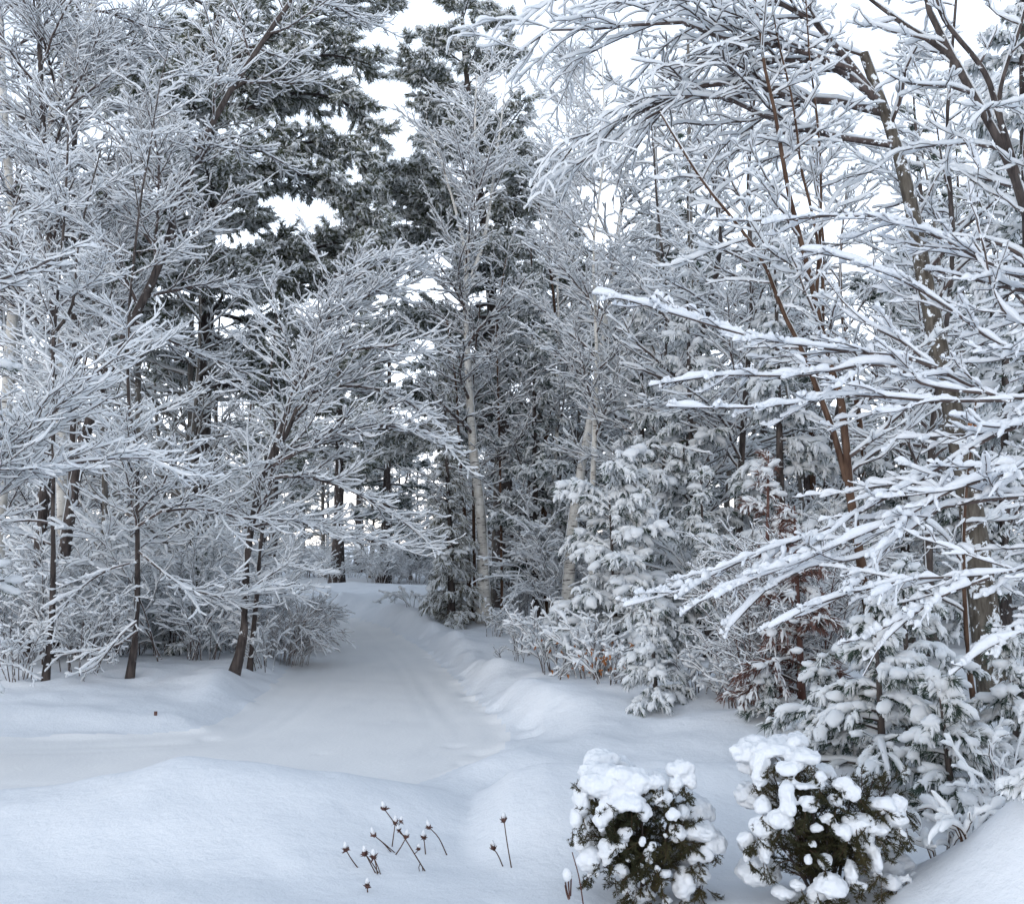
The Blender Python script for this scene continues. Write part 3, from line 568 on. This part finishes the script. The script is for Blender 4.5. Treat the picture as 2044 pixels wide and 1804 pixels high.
broadleaf('maple_tree', 'maple beyond the right edge whose snow heaped boughs sweep low across the cedars', 'maple tree',
    [(np.concatenate([[on(5.6, 8.6)], path(8.6, (2300, 1200), (2290, 900), (2270, 600), (2250, 200), (2230, -200))]), .16, .08)],
    [dict(den=.5, t0=.45, ang=60, angsd=10, L=.3, fall=.5, lmin=.5, lmax=2.2, K=12, up0=-.1, up1=.15, wob=.06, flat=False, bias=(-.9, .1, 0), rr=.45, rmin=.010, rtip=.25),
     dict(den=4.4, t0=.08, ang=30, angsd=9, L=.40, fall=.90, lmin=.12, lmax=.85, K=8, up0=-.12, up1=.12, wob=.07, phisd=.4, rr=.5, rmin=.0045, rtip=.5),
     dict(den=7.2, t0=.12, ang=34, angsd=10, L=.4, fall=.5, lmin=.08, lmax=.35, K=6, up0=-.1, up1=.2, wob=.09, phisd=.5, rr=.55, rmin=.0034, rtip=.6),
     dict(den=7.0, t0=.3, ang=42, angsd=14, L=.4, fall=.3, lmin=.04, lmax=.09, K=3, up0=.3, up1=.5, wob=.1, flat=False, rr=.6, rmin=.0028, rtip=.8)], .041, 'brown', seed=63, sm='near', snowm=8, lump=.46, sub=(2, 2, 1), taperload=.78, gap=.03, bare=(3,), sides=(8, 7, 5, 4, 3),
    limbs=[(path(8.0, (2290, 760, 8.6), (2044, 846), (1939, 890), (1867, 941), (1775, 989), (1724, 1017), (1684, 1041), (1596, 1077), (1469, 1125), (1377, 1172), (1250, 1210)), 0.0231, .0045),
           (path(7.6, (2295, 860, 8.6), (2044, 934), (1975, 957), (1867, 989), (1803, 1033), (1700, 1075), (1600, 1120), (1480, 1165), (1400, 1200)), 0.0177, .0045),
           (path(7.8, (2295, 980, 8.6), (2044, 993), (1923, 1001), (1867, 1021), (1811, 1061), (1735, 1109), (1612, 1133), (1516, 1188), (1457, 1252)), 0.0177, .0045),
           (path(7.4, (2300, 1060, 8.6), (2044, 1133), (1975, 1153), (1867, 1149), (1755, 1169), (1684, 1188), (1616, 1212), (1540, 1252)), 0.0163, .0045),
           (path(7.3, (1975, 1153), (1883, 1188), (1811, 1228), (1724, 1272), (1680, 1282)), 0.0109, .0045),
           (path(7.3, (1930, 1168), (1867, 1196), (1803, 1244), (1759, 1288), (1724, 1348)), 0.0109, .0045),
           (path(7.2, (2300, 1180, 8.6), (2044, 1260), (1947, 1308), (1900, 1345)), 0.0122, .0045),
           (path(8.4, (2285, 720, 8.6), (2044, 798), (1975, 786), (1903, 754), (1843, 718), (1795, 679), (1724, 643), (1680, 600), (1640, 545)), 0.0231, .0045),
           (path(8.3, (1870, 735), (1803, 713), (1684, 701), (1504, 673), (1365, 633), (1245, 598), (1190, 588)), 0.0150, .0045),
           (path(8.2, (1960, 785), (1850, 770), (1763, 726), (1604, 750), (1440, 750), (1301, 770)), 0.0136, .0045),
           (path(8.0, (2020, 800), (1860, 800), (1700, 790), (1560, 810), (1440, 815), (1335, 812)), 0.0136, .0045),
           (path(8.6, (2270, 560, 8.6), (2044, 650), (1994, 600), (1970, 540), (1963, 478), (1943, 418), (1959, 350), (1923, 279)), 0.0150, .0045),
           (path(8.8, (2280, 640, 8.6), (2060, 560), (1960, 520), (1820, 450), (1700, 430), (1560, 440), (1420, 440)), 0.0190, .0045),
           (path(8.5, (2280, 700, 8.6), (2044, 700), (1994, 690), (1900, 620), (1800, 560), (1700, 520), (1600, 500)), 0.0163, .0045)])
broadleaf('maple_tree', 'dark limbed maple spreading its forks across the top right corner', 'maple tree',
    [(np.concatenate([[on(6.4, 11.5)], path(11.5, (2150, 1100), (2110, 700), (2060, 450), (2020, 330), (1994, 279), (1943, 191), (1899, 112), (1859, 32), (1840, -60))]), .12, .03),
     (path(11.5, (2030, 350), (1990, 220), (1963, 143), (1907, 72), (1875, 24), (1850, -60)), .045, .02), (path(11.5, (1925, 160), (1899, 115), (1803, 48), (1743, 4), (1690, -40)), .04, .015),
     (path(11.5, (2005, 300), (1995, 200), (2010, 130), (2035, 60), (2060, -40)), .04, .015)],
    vary(WIDE, t00=.5, den0=2.6, L0=.24, lmax0=2.0, bias0=(-.35, 0, 0), den1=4.5, den2=5.5, rmin1=.006, rmin2=.005), .052, seed=64, snowm=6)
broadleaf('maple_tree', 'tall fine twigged maple rising behind the forked tree, hung with snow', 'maple tree',
    [(rooted(22.5, 1470, (1475, 1100), (1482, 850), (1500, 600), (1492, 350), (1505, 150), (1500, -120)), .10, .02)], vary(WIDE, t00=.22, L0=.30), .044, seed=66)
broadleaf('maple_tree', 'fine twigged maple between the leaning birch and the draped pines', 'maple tree',
    [(rooted(25.5, 1330, (1335, 1100), (1322, 850), (1330, 600), (1310, 400), (1300, 250)), .08, .02)], vary(WIDE, t00=.22, L0=.32), .044, seed=67)
broadleaf('maple_tree', 'fine twigged maple close behind the big old birch', 'maple tree',
    [(rooted(18, 1850, (1852, 1100), (1860, 850), (1900, 500), (1890, 250), (1915, -100)), .10, .02)], vary(WIDE, t00=.22, L0=.30), .044, seed=68)
broadleaf('maple_tree', 'slender young maple stem with a bare foot at the right end of the cedars', 'maple tree',
    [(rooted(13, 1938, (1936, 1340), (1930, 1250), (1925, 1100), (1935, 950), (1950, 800)), .045, .012)], vary(WIDE, t00=.3, L0=.3, lmax0=1.4), .045, 'brown', seed=65)

# ------------------------------------------------------------------ low brush
def brush(lab, px, Y, h, n, seed, bark='twig', load=.04, spread=.5, bias=(0, 0), lv=SHRUB, group=None, foot_r=.3, name='snowy_shrub', arch=.0, cat='shrub', **k):
    r = np.random.default_rng(seed); f = foot(px, Y) if px is not None else np.array([0, 0, 0.]); tr = []
    if bark == 'tan': f = f - Z * .28
    for i in range(n):
        a = r.random() * 6.28; o = np.array([math.cos(a), math.sin(a), 0]); g = f + o * foot_r * r.random() ** .6 * h
        hh = h * (.6 + .45 * r.random()); s = spread * h * r.random(); b = np.array([bias[0], bias[1], 0]) * hh
        tr.append((np.array([g, g + o * s * .3 + b * .2 + Z * hh * .5, g + o * s * .8 + b * .65 + Z * hh * (.9 - arch * .3), g + o * s * 1.2 + b * 1.1 + Z * hh * (1 - arch)]), .0055 if bark == 'tan' else .006 + .004 * h, .004))
    return broadleaf(name, lab, cat, tr, lv, load, bark, group, seed=seed, base=f, sides=(4, 4, 3, 3, 3), root=False, **k)
TANLV = [dict(den=9, t0=.2, ang=26, angsd=10, L=.55, fall=.5, lmin=.2, lmax=.9, K=6, up0=0, up1=-.1, wob=.08, flat=False, rr=.7, rmin=.006, rtip=.6),
         dict(den=8, t0=.2, ang=28, angsd=10, L=.5, fall=.5, lmin=.1, lmax=.4, K=4, up1=-.1, wob=.1, rr=.7, rmin=.005, rtip=.6)]
brush('tawny thicket of fine arching stems leaning over the left edge of the lane', 548, 24.5, 1.5, 70, 71, 'tan', .022, .3, (.32, -.15), TANLV, arch=.35, foot_r=.6)
brush('tawny thicket behind the leaning maple, lower than its neighbour at the lane', 560, 27.5, 1.7, 60, 72, 'tan', .022, .3, (.3, -.1), TANLV, arch=.3, foot_r=.6)
spots = [(1110, 19.0, 1.15, 9, 'spreading snowy bush with long level twigs under the leaning birch'), (1180, 17.6, 1.05, 10, 'snow loaded bush between the leaning birch and the brown leaves'),
         (1215, 16.8, .8, 9, 'low snowy bush dotted with curled brown leaves'), (1385, 15.8, .7, 8, 'low snowy bush between the smallest pine and the rusty conifer'),
         (1450, 15.0, .8, 8, 'fine twigged bush at the brink of the bank under the low boughs'), (985, 27, .9, 8, 'low snowy bush at the foot of the upright birch'),
         (1040, 24, .9, 8, 'low snowy bush right of the upright birch foot'), (1500, 14.6, .6, 7, 'small snowy bush in front of the rusty conifer'),
         (1975, 9.4, .9, 7, 'snow laden bush with level twigs at the right end of the cedars')]
for i, (px, Y, h, n, lab) in enumerate(spots):
    e = brush(lab, px, Y, h, n + 3, 80 + i, 'twig', .040 if Y < 20 else .042, .65, (0, -.1), SHRUB)
    if 'leaves' in lab:
        r = np.random.default_rng(3); b = Buf(); C = np.stack([r.normal(0, .35, 40), r.normal(-.15, .25, 40), r.uniform(.15, .75, 40)], 1)
        needles(b, C, r.standard_normal((40, 3)) - Z, 3, .07, .035, .5, r, .4); obj('leaves', b, 'leaf', e, smooth=False)
brush('bare russet thicket under the snow draped boughs', 1500, 14.4, 1.7, 22, 93, 'red', .016, .55, (0, 0), SHRUB)
brush('taller russet thicket beside the reddish trunk', 1600, 14.8, 2.3, 22, 94, 'red', .016, .5, (0, 0), SHRUB)
left = [(20, 21.5, 1.9, 'tangled snowy bush at the left edge below the pine bough'), (165, 20.2, 1.7, 'snowy bush between the leaning trunk and the lone sapling'), (55, 19.3, 1.1, 'low snowy bush at the foot of the forked maple'),
        (225, 22.5, 2.2, 'tall snowy bush behind the lone sapling'), (420, 22.5, 1.4, 'snowy bush left of the leaning twin-stemmed maple'), (545, 22, 1.1, 'snowy bush right behind the thin companion trunk'), (340, 24, 2.4, 'tall snowy bush beside the little hidden pine')]
for i, (px, Y, h, lab) in enumerate(left):
    brush(lab, px, Y, h, 11, 100 + i, 'twig', .036, .7, (0, -.1), SHRUB)
laden('little dark pine hidden among the twigs left of the leaning maple', 400, 23.5, (392, 1110), 1.0, 57, .06, den=6, tuft=dict(ln=.17, wd=.022))
laden('small drooping pine right behind the lone sapling', 345, 25, (345, 1190), .9, 58, .055, den=6, tuft=dict(ln=.17, wd=.022))
brush('two little bowed seedlings clumped on the bank at the far bend', 826, 36, .95, 5, 120, 'twig', .07, .9, (-.3, 0), SHRUB, arch=.5)
r_ = np.random.default_rng(9)
for i, (px, py, lab) in enumerate(((1000, 1330, 'tiny bare sprig poking out of the bank below the upright birch'), (1035, 1338, 'tiny twiggy sprig on the right bank of the lane'), (1110, 1385, 'thin sprig in the snow below the spreading bush'))):
    Y = 2.7 * FOC / (py - 1085); brush(lab, px, Y, .35, 4, 130 + i, 'twig', .012, .5, (0, 0), SHRUB[:2], name='bare_sprig', cat='sprig')

# ------------------------------------------------------------------ two snow covered garden shrubs
def lump_shrub(lab, Y, ox, oy, k, lumps, dark, seed, floor):
    rng = np.random.default_rng(seed); cx, cy, rx, ry = dark
    P = lambda c, r: at(ox + c * k, oy + r * k, Y)
    s = k * Y / FOC; ctr = P(cx, cy); f = on(ctr[0], Y + .1)
    e = thing('garden_shrub', lab, 'shrub', f)
    sb = Buf(); v, fc = ICO[2]
    def put(c, ax, jit):
        u = v * (1 + jit * rng.standard_normal((len(v), 1))); u = u * np.where(u[:, 2:] < 0, [1, 1, .62], [1, 1, 1.]); sb.add(c + u * np.asarray(ax), fc)
    for c, r, a, b in lumps:
        t = np.clip(1 - ((c - cx) / (rx * 1.15)) ** 2 - ((r - cy) / (ry * 1.15)) ** 2, 0, 1) ** .5
        p = P(c, r); big = min(a, b) * s
        p[1] += .05 - rx * s * .62 * t + rng.normal(0, .03)
        put(p, (a * s, max(a, b) * s * .8, b * s), .05)
        for _ in range(12):                                     # small knobs that break the outline
            d = nrm(rng.standard_normal(3)); d[1] = -abs(d[1]) * .7
            put(p + d * np.array([a, max(a, b) * .8, b]) * s * .86, np.array([1, 1, .8]) * (.010 + .20 * big * rng.random()), .08)
    for _ in range(26):                                          # the back of the shrub, unseen from the lane side
        a = rng.random() * math.pi; z = rng.random()
        p = ctr + np.array([math.cos(a) * rx * s * .8, .1 + math.sin(a) * rx * s * .75, (z - .45) * ry * s * 1.5])
        put(p, np.array([.17, .17, .12]) * (.6 + .6 * rng.random()), .06)
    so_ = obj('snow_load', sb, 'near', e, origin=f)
    md = so_.modifiers.new('remesh', 'REMESH'); md.mode = 'VOXEL'; md.voxel_size = .009; md.use_smooth_shade = True
    sm = so_.modifiers.new('smooth', 'SMOOTH'); sm.iterations = 4; sm.factor = .5
    tx = bpy.data.textures.new('snow_grain', 'CLOUDS'); tx.noise_scale = .13; tx.noise_depth = 6
    dm = so_.modifiers.new('grain', 'DISPLACE'); dm.texture = tx; dm.strength = .085; dm.mid_level = .5
    # stems and scale-leaved sprays
    tr = []
    for i in range(14):
        a = rng.random() * 6.283; rr = rng.random() ** .6
        tip = ctr + np.array([math.cos(a) * rx * s * rr * .8, math.sin(a) * rx * s * rr * .6, ry * s * (.62 - .9 * rr * rng.random())])
        g = f + np.array([math.cos(a), math.sin(a), 0]) * .08
        tr.append((np.array([g, g * .5 + tip * .5 + Z * .05, tip]), .02, .006))
    P0, R0 = trunkset(tr, f, rng, 10); tb, nb, bb = Buf(), Buf(), Buf(); tubes(tb, P0, R0, 5)
    P1, R1 = grow(P0, R0, rng, den=16, t0=.2, ang=45, L=.45, lmin=.1, lmax=.32, K=5, up0=-.1, up1=-.2, flat=False, rr=.5, rmin=.003)
    P2, R2 = grow(P1, R1, rng, den=30, t0=.15, ang=42, L=.5, lmin=.05, lmax=.13, K=4, up1=.1, rr=.6, rmin=.002)
    tubes(bb, P1, R1, 3); tubes(bb, P2, R2, 3)
    for PP, per in ((P1, 6), (P2, 5)):
        N = len(PP); c, d, _r = interp(PP, np.zeros(PP.shape[:2]), np.repeat(np.arange(N), per), np.tile((np.arange(per) + 1.) / per, N))
        needles(nb, c, d, 5, .034, .0055, .65, rng, .05)
    # sprays that stick out past the lumps
    D0 = []
    for c, r, a, b in lumps:
        t = np.clip(1 - ((c - cx) / (rx * 1.15)) ** 2 - ((r - cy) / (ry * 1.15)) ** 2, 0, 1) ** .5
        p = P(c, r + b * .75); p[1] += .02 - rx * s * .6 * t
        n = max(2, int(a * s / .022))
        for _ in range(n):
            q0 = p + np.array([rng.uniform(-.8, .8) * a * s, rng.uniform(-.7, .6) * a * s * .8, rng.uniform(-.02, .03)]); dd = nrm(np.array([rng.normal(0, .6), rng.normal(-.35, .4), -.8]))
            l = .05 + .10 * rng.random(); D0.append([q0, q0 + dd * l * .5, q0 + dd * l + np.array([dd[0] * .03, 0, 0])])
    D0 = np.array(D0) - f; tubes(bb, D0, np.full(D0.shape[:2], .003), 3)
    D1, D1r = grow(D0, np.full(D0.shape[:2], .003), rng, den=60, t0=.1, ang=40, L=.6, lmin=.03, lmax=.07, K=3, rr=.7, rmin=.002)
    for PP, per in ((D0, 6), (D1, 4)):
        N = len(PP); c, d, _r = interp(PP, np.zeros(PP.shape[:2]), np.repeat(np.arange(N), per), np.tile((np.arange(per) + 1.) / per, N))
        needles(nb, c, d, 5, .026, .005, .6, rng, .05)
    obj('stems', tb, 'bark', e); obj('twigs', bb, 'brown', e); obj('foliage', nb, 'yew', e, smooth=False)
A = [(500, 450, 300, 200), (800, 420, 200, 160), (350, 350, 150, 120), (650, 350, 200, 120), (1000, 400, 120, 90), (1300, 300, 150, 110), (1400, 420, 85, 100), (1240, 440, 80, 80), (700, 600, 190, 110),
     (240, 650, 90, 200), (165, 830, 50, 130), (420, 760, 80, 130), (490, 700, 110, 150), (870, 690, 80, 80), (1175, 695, 65, 80), (1310, 750, 70, 100), (1080, 560, 110, 80), (1500, 950, 200, 120), (1650, 1080, 140, 170), (1500, 1180, 140, 110), (1240, 920, 90, 90),
     (680, 930, 90, 75), (630, 1050, 60, 50), (490, 1120, 100, 150), (330, 1280, 130, 150), (620, 1330, 90, 70), (1320, 1540, 110, 190), (1500, 1450, 130, 120), (1560, 1560, 90, 90), (1100, 950, 30, 35), (900, 1110, 38, 26), (740, 1190, 50, 30), (830, 1250, 50, 32), (920, 1200, 30, 25),
     (1110, 1350, 60, 45), (870, 1430, 30, 38), (800, 1460, 22, 24), (1080, 1480, 40, 30), (750, 1490, 60, 80), (900, 1620, 110, 70), (790, 1680, 60, 45), (1150, 1690, 50, 50), (700, 1560, 50, 60), (1010, 1290, 26, 30), (850, 980, 40, 50), (960, 1040, 30, 40)]
lump_shrub('round garden shrub capped with lumpy snow, dark hollow showing in its middle', 8.3, 1117.8, 1477, .181, A, (900, 1000, 720, 780), 201, 0)
B_ = [(500, 230, 260, 100), (330, 350, 110, 160), (280, 480, 70, 110), (640, 130, 60, 50), (830, 230, 70, 50), (720, 240, 150, 80), (300, 740, 85, 100), (560, 350, 140, 85), (560, 500, 60, 60), (500, 680, 75, 200), (440, 850, 120, 120), (300, 950, 140, 100),
      (290, 1180, 65, 140), (150, 1090, 95, 75), (160, 1270, 40, 50), (730, 500, 150, 45), (680, 650, 90, 80), (840, 420, 60, 50), (960, 640, 70, 75), (1050, 480, 110, 65), (1120, 560, 100, 75), (880, 800, 70, 60), (990, 920, 100, 85), (1150, 950, 105, 160), (1250, 1050, 95, 170),
      (1330, 1200, 60, 160), (1200, 830, 160, 65), (1350, 900, 140, 75), (1450, 680, 140, 75), (1600, 680, 105, 95), (1580, 820, 115, 105), (1600, 970, 55, 80), (1100, 1330, 55, 130), (1170, 1440, 60, 45), (890, 1450, 170, 120), (800, 1570, 95, 120), (960, 1570, 75, 75),
      (620, 1480, 80, 50), (500, 1600, 120, 50), (650, 1760, 60, 60), (1540, 1480, 105, 85), (1640, 1600, 55, 135), (1770, 1590, 60, 95), (1700, 1430, 60, 55), (1380, 1350, 55, 60), (780, 900, 60, 45), (680, 1180, 30, 60), (860, 1230, 60, 70), (1440, 1050, 60, 50), (1850, 1500, 55, 70), (720, 1050, 50, 40)]
lump_shrub('taller open garden shrub with drooping snowy arms and a dark hollow at its foot', 8.0, 1453, 1453, .1953, B_, (1050, 1050, 860, 900), 202, 0)

# ------------------------------------------------------------------ dried flower stalks in the foreground
STALK = [((691, 1696), (700, 1712), (719, 1733), 'short dried flower leaning left at the far left of the patch'), ((729, 1703), (738, 1720), (752, 1742), 'dried flower with the lowest drooping cap beside the twin stems'),
         ((746, 1710), (750, 1724), (754, 1744), 'twin stemmed dried flower with a blunt snow cap low in the patch'), ((747, 1667), (765, 1682), (783, 1698), 'dried flower leaning left above the twin stemmed one'),
         ((767, 1614), (800, 1660), (850, 1736), 'longest dried stalk, leaning far left with three branching heads'), ((789, 1642), (786, 1664), (782, 1690), 'dried flower half hidden behind the longest stalk'),
         ((811, 1670), (800, 1690), (786, 1706), 'dried flower with a small cap right of the longest stalk'), ((846, 1672), (848, 1690), (850, 1706), 'faint snow buried flower head between the longest stalk and the curved one'),
         ((857, 1651), (876, 1672), (893, 1704), 'curved dried flower at the right side of the patch'), ((985, 1692), (995, 1708), (1005, 1727), 'short dried flower of the separate pair'),
         ((1006, 1637), (1012, 1680), (1021, 1728), 'tall upright dried flower of the separate pair'), ((733, 1768), (733, 1772), (734, 1778), 'tiny dried head barely above the snow in front of the patch')]
for i, (hd, mid, ft, lab) in enumerate(STALK):
    rng = np.random.default_rng(300 + i); Y = 2.82 * FOC / (ft[1] - 1080)
    for _ in range(6): g = at(*ft, Y); Y += (float(zg(g[0], g[1])) - g[2]) * 0 ; Y = Y if abs(g[2] - float(zg(g[0], Y))) < .01 else Y * (CAM[2] - float(zg(g[0], Y))) / (CAM[2] - g[2])
    g = at(*ft, Y); g[2] -= .02; H = at(*hd, Y); e = thing('dried_flower', lab, 'flower', g, 'dried flower stalks in the foreground snow')
    p = resample(np.array([g, at(*mid, Y), H]), 8)[None] - g; st, hb, sn = Buf(), Buf(), Buf()
    tubes(st, p, np.linspace(.0062, .0045, 8)[None], 5); tip = p[0, -1]; ax = nrm(p[0, -1] - p[0, -3])
    heads = [(tip, ax, 1.)]
    if 'three' in lab:
        for t, s_ in ((5, 1), (4, -1), (2, 1)):
            q0 = p[0, t]; q1 = q0 + np.array([s_ * .035, -.02, .05]); tubes(st, np.array([[q0, q0 * .5 + q1 * .5 + [s_ * .008, 0, 0], q1]]), np.full((1, 3), .004), 4); heads.append((q1, nrm(q1 - q0), .7))
        tubes(st, np.array([[p[0, 1], p[0, 1] + [.02, -.01, -.03], p[0, 1] + [.03, -.01, -.08]], [p[0, 1], p[0, 1] + [-.01, -.02, -.03], p[0, 1] + [0, -.02, -.09]]]), np.full((2, 3), .004), 4)
    if 'twin' in lab: tubes(st, np.array([[tip, tip * .5 + [.02, 0, 0], np.array([.032, 0, 0])]]), np.full((1, 3), .0045), 4)
    for h, a_, k in heads:
        needles(hb, np.repeat(h[None] - a_ * .005, 14, 0), nrm(a_ + .2 * Z)[None].repeat(14, 0), 4, .046 * k, .015 * k, .6, rng)
        blobs(hb, h[None] + a_ * .008, np.array([.017 * k]), np.array([.017 * k]), rng, 1, .12)
        c = h + nrm(a_ * .6 + Z) * .043 * k
        v, fc = ICO[2]; dirn = nrm(a_ * .5 + Z); sx = nrm(np.cross(dirn, [0, 1, 0])); sy = np.cross(dirn, sx)
        vv = v * (1 + .09 * rng.standard_normal((len(v), 1))); wdt = (.018 * k) * (1 - .25 * vv[:, 2:3])
        sn.add(c + vv[:, :1] * wdt * sx + vv[:, 1:2] * wdt * sy + vv[:, 2:3] * .032 * k * dirn * (.8 + .4 * rng.random()), fc)
    obj('stem', st, 'brown', e); obj('seed_head', hb, 'red', e, smooth=False); obj('snow_cap', sn, 'ground', e)
for i, (a, b_, lab) in enumerate((((1142, 1700), (1166, 1804), 'thin bare wand left of the round garden shrub'), ((1133, 1757), (1138, 1784), 'small withered tuft beside the thin bare wand'))):
    Y = 2.82 * FOC / (b_[1] - 1085); g = at(*b_, Y); rng = np.random.default_rng(330 + i)
    e = thing('withered_plant', lab, 'plant', g); st, sn = Buf(), Buf(); p = resample(np.array([g - Z * .05, (g + at(*a, Y)) / 2 + [.008, 0, 0], at(*a, Y)]), 9)[None] - g
    if i == 0: tubes(st, p, np.linspace(.006, .004, 9)[None], 5); q, qr = grow(p, np.full(p.shape[:2], .005), rng, den=16, ang=35, L=.06, lmin=.015, lmax=.03, K=3, rmin=.003); tubes(st, q, qr, 3)
    else:
        blobs(sn, at(1132, 1745, Y)[None] - g, np.array([.035]), np.array([.05]), rng, 2, .05)
        for _ in range(7): o = rng.normal(0, .018, 3); tubes(st, np.array([[o * .4 - Z * .03, o + Z * .05, o * 1.3 + Z * .11]]), np.full((1, 3), .006), 4)
    obj('stem', st, 'red', e, origin=(0, 0, 0)); obj('snow_cap', sn, 'ground', e)
for i, (x, y, lab) in enumerate(((1850, 1740, 'snow buried twigs right of the taller garden shrub'), (1910, 1775, 'lowest snow buried twigs near the bottom right corner'))):
    Y = 2.75 * FOC / (y - 1085); brush(lab, x, Y, .28, 7, 340 + i, 'brown', .05, 1.3, (0, 0), SHRUB[:2], arch=.3)
# a curled flake of bark on the big birch, a dead leaf by the lane
for lab, cat, nm, c, sz in (('curled orange flake of bark hanging on the big old birch', 'bark', 'bark_flake', at(1940, 848, 14.6), .075), ('single dead leaf lying on the left bank of the lane', 'leaf', 'dead_leaf', None, .03)):
    if c is None: x = (325 - 1022) / FOC * 16.4; c = np.array([x, 16.4, float(zg(x, 16.4)) + .03])
    b = Buf(); u = np.linspace(-1, 1, 7); g = np.array([[[sz * np.sin(a * 1.1), -sz * .5 * np.cos(a * 1.1) + .1 * sz * t, sz * 1.15 * t] for t in np.linspace(-1, 1, 5)] for a in u])
    g2 = g + np.array([0, .006, 0]); vv = np.concatenate([g.reshape(-1, 3), g2.reshape(-1, 3)]); ff = []
    for i in range(6):
        for j in range(4): k = i * 5 + j; ff += [(k, k + 1, k + 6, k + 5), (k + 40, k + 41, k + 36, k + 35)]
    b.add(vv, np.array(ff)); o = obj(nm, b, 'leaf' if nm == 'bark_flake' else 'red'); o.location = c; o['label'] = lab; o['category'] = cat

# ------------------------------------------------------------------ woods further back: copies of a few trees
def proto_broad(h, seed, lv, load, bark='bark', lab='', name='maple_tree', cat='maple tree', grp=''):
    r = np.random.default_rng(seed); b = np.zeros(3)
    p = np.array([b, [r.normal(0, .15), r.normal(0, .15), h * .35], [r.normal(0, .35), r.normal(0, .3), h * .7], [r.normal(0, .6), r.normal(0, .5), h]])
    return broadleaf(name, lab, cat, [(p, .009 * h + .02, .02)], lv, load, bark, grp, seed=seed, base=b)
G1, G2, G3 = 'thin bare trees crowding the woods behind', 'pines standing deep in the woods', 'snowy undergrowth on the forest floor'
LB, LP, LU = 'one of the thin snow coated bare trees crowding the woods behind', 'one of the dark pines standing deep in the woods', 'one of the low snowy bushes deep in the undergrowth'
FARB = vary(MAPLE, den0=1.9, L0=.26, lmax0=3.2, den1=3.4, den2=4.2, rmin1=.012, rmin2=.010, rmin0=.016, t00=.15)
protoB = [proto_broad(h, 400 + i, FARB, .055, bk, LB, grp=G1) for i, (h, bk) in enumerate(((13, 'bark'), (15, 'brown'), (11, 'grey'), (16, 'grey')))]
protoP = []
for i, (h, rad, t0, nd) in enumerate(((22, 4.2, .3, 'pine'), (19, 3.4, .15, 'dark'), (14, 2.4, .06, 'dark'))):
    p = np.array([[0, 0, 0], [.1, 0, h * .3], [.2, .1, h * .65], [.1, .1, h]]);
    protoP.append(conifer('pine_tree', LP, [(p, .017 * h, .03)], vary(pinelv(h, rad, t0=t0, den=3.0, droop=.12), den1=3.4, den2=4.2), .05, nd, group=G2, seed=420 + i, blob=(.14, .065), nblob=.8, frost=.5, base=np.zeros(3), tuft=dict(n=10, ln=.32, wd=.045, spread=.6, droop=.2), bsub=0))
protoU = [brush(LU, None, 0, h, n, 440 + i, 'twig', .042, .7, (0, 0), vary(SHRUB, den1=5, den2=5), G3) for i, (h, n) in enumerate(((1.8, 9), (1.3, 9), (2.4, 8)))]
rb = np.random.default_rng(77)
def scatter(protos, pts, smin, smax):
    for i, (x, y) in enumerate(pts):
        o = protos[i % len(protos)]; loc = on(x, y); rz = rb.random() * 6.28; sc = smin + (smax - smin) * rb.random()
        if i < len(protos): o.location = loc; o.rotation_euler = (0, 0, rz); o.scale = (sc, sc, sc)
        else: copy_tree(o, loc, rz, sc)
def region(n, x0, x1, y0, y1, gap, minroad, pxlo=None, pxhi=None):
    out = []; tries = 0
    while len(out) < n and tries < 20000:
        tries += 1; y = y0 + (y1 - y0) * rb.random() ** .8; x = x0 + (x1 - x0) * rb.random(); px = 1022 + x / y * FOC
        if pxlo is not None and not (pxlo < px < pxhi): continue
        if float(roaddist(np.array(x), np.array(y))) < minroad: continue
        if any((x - a) ** 2 + (y - b) ** 2 < gap ** 2 for a, b in out): continue
        out.append((x, y))
    return out
scatter(protoB, region(24, -22, -6, 25, 46, 1.6, 2.0, -150, 640) + region(16, -1.5, 9, 34, 52, 1.6, 3, 960, 1400) + region(30, 3, 24, 20, 46, 1.7, 3, 1240, 2200) + region(46, -34, 8, 63, 90, 1.7, 3, 100, 1180), .75, 1.15)
scatter(protoP, [(-10.6, 60), (-7.9, 61), (-4.0, 62), (-15, 62)] + region(4, 1, 10, 48, 62, 3.4, 3, 1000, 1500) + region(8, 6, 30, 28, 52, 3.2, 3, 1380, 2250) + region(30, -60, 16, 70, 120, 3.2, 3, 0, 1220) + region(10, 4, 50, 52, 80, 3.5, 3, 1150, 2300), .8, 1.1)
scatter(protoU, region(60, -18, -5, 21, 42, .8, 1.6, -60, 640) + region(26, 0, 8, 24, 44, .9, 2.0, 990, 1400) + region(34, 4, 18, 19, 32, .9, 2.5, 1420, 2150) + region(60, -24, 4, 58.5, 74, .9, 2.5, 300, 1050), .8, 1.25)
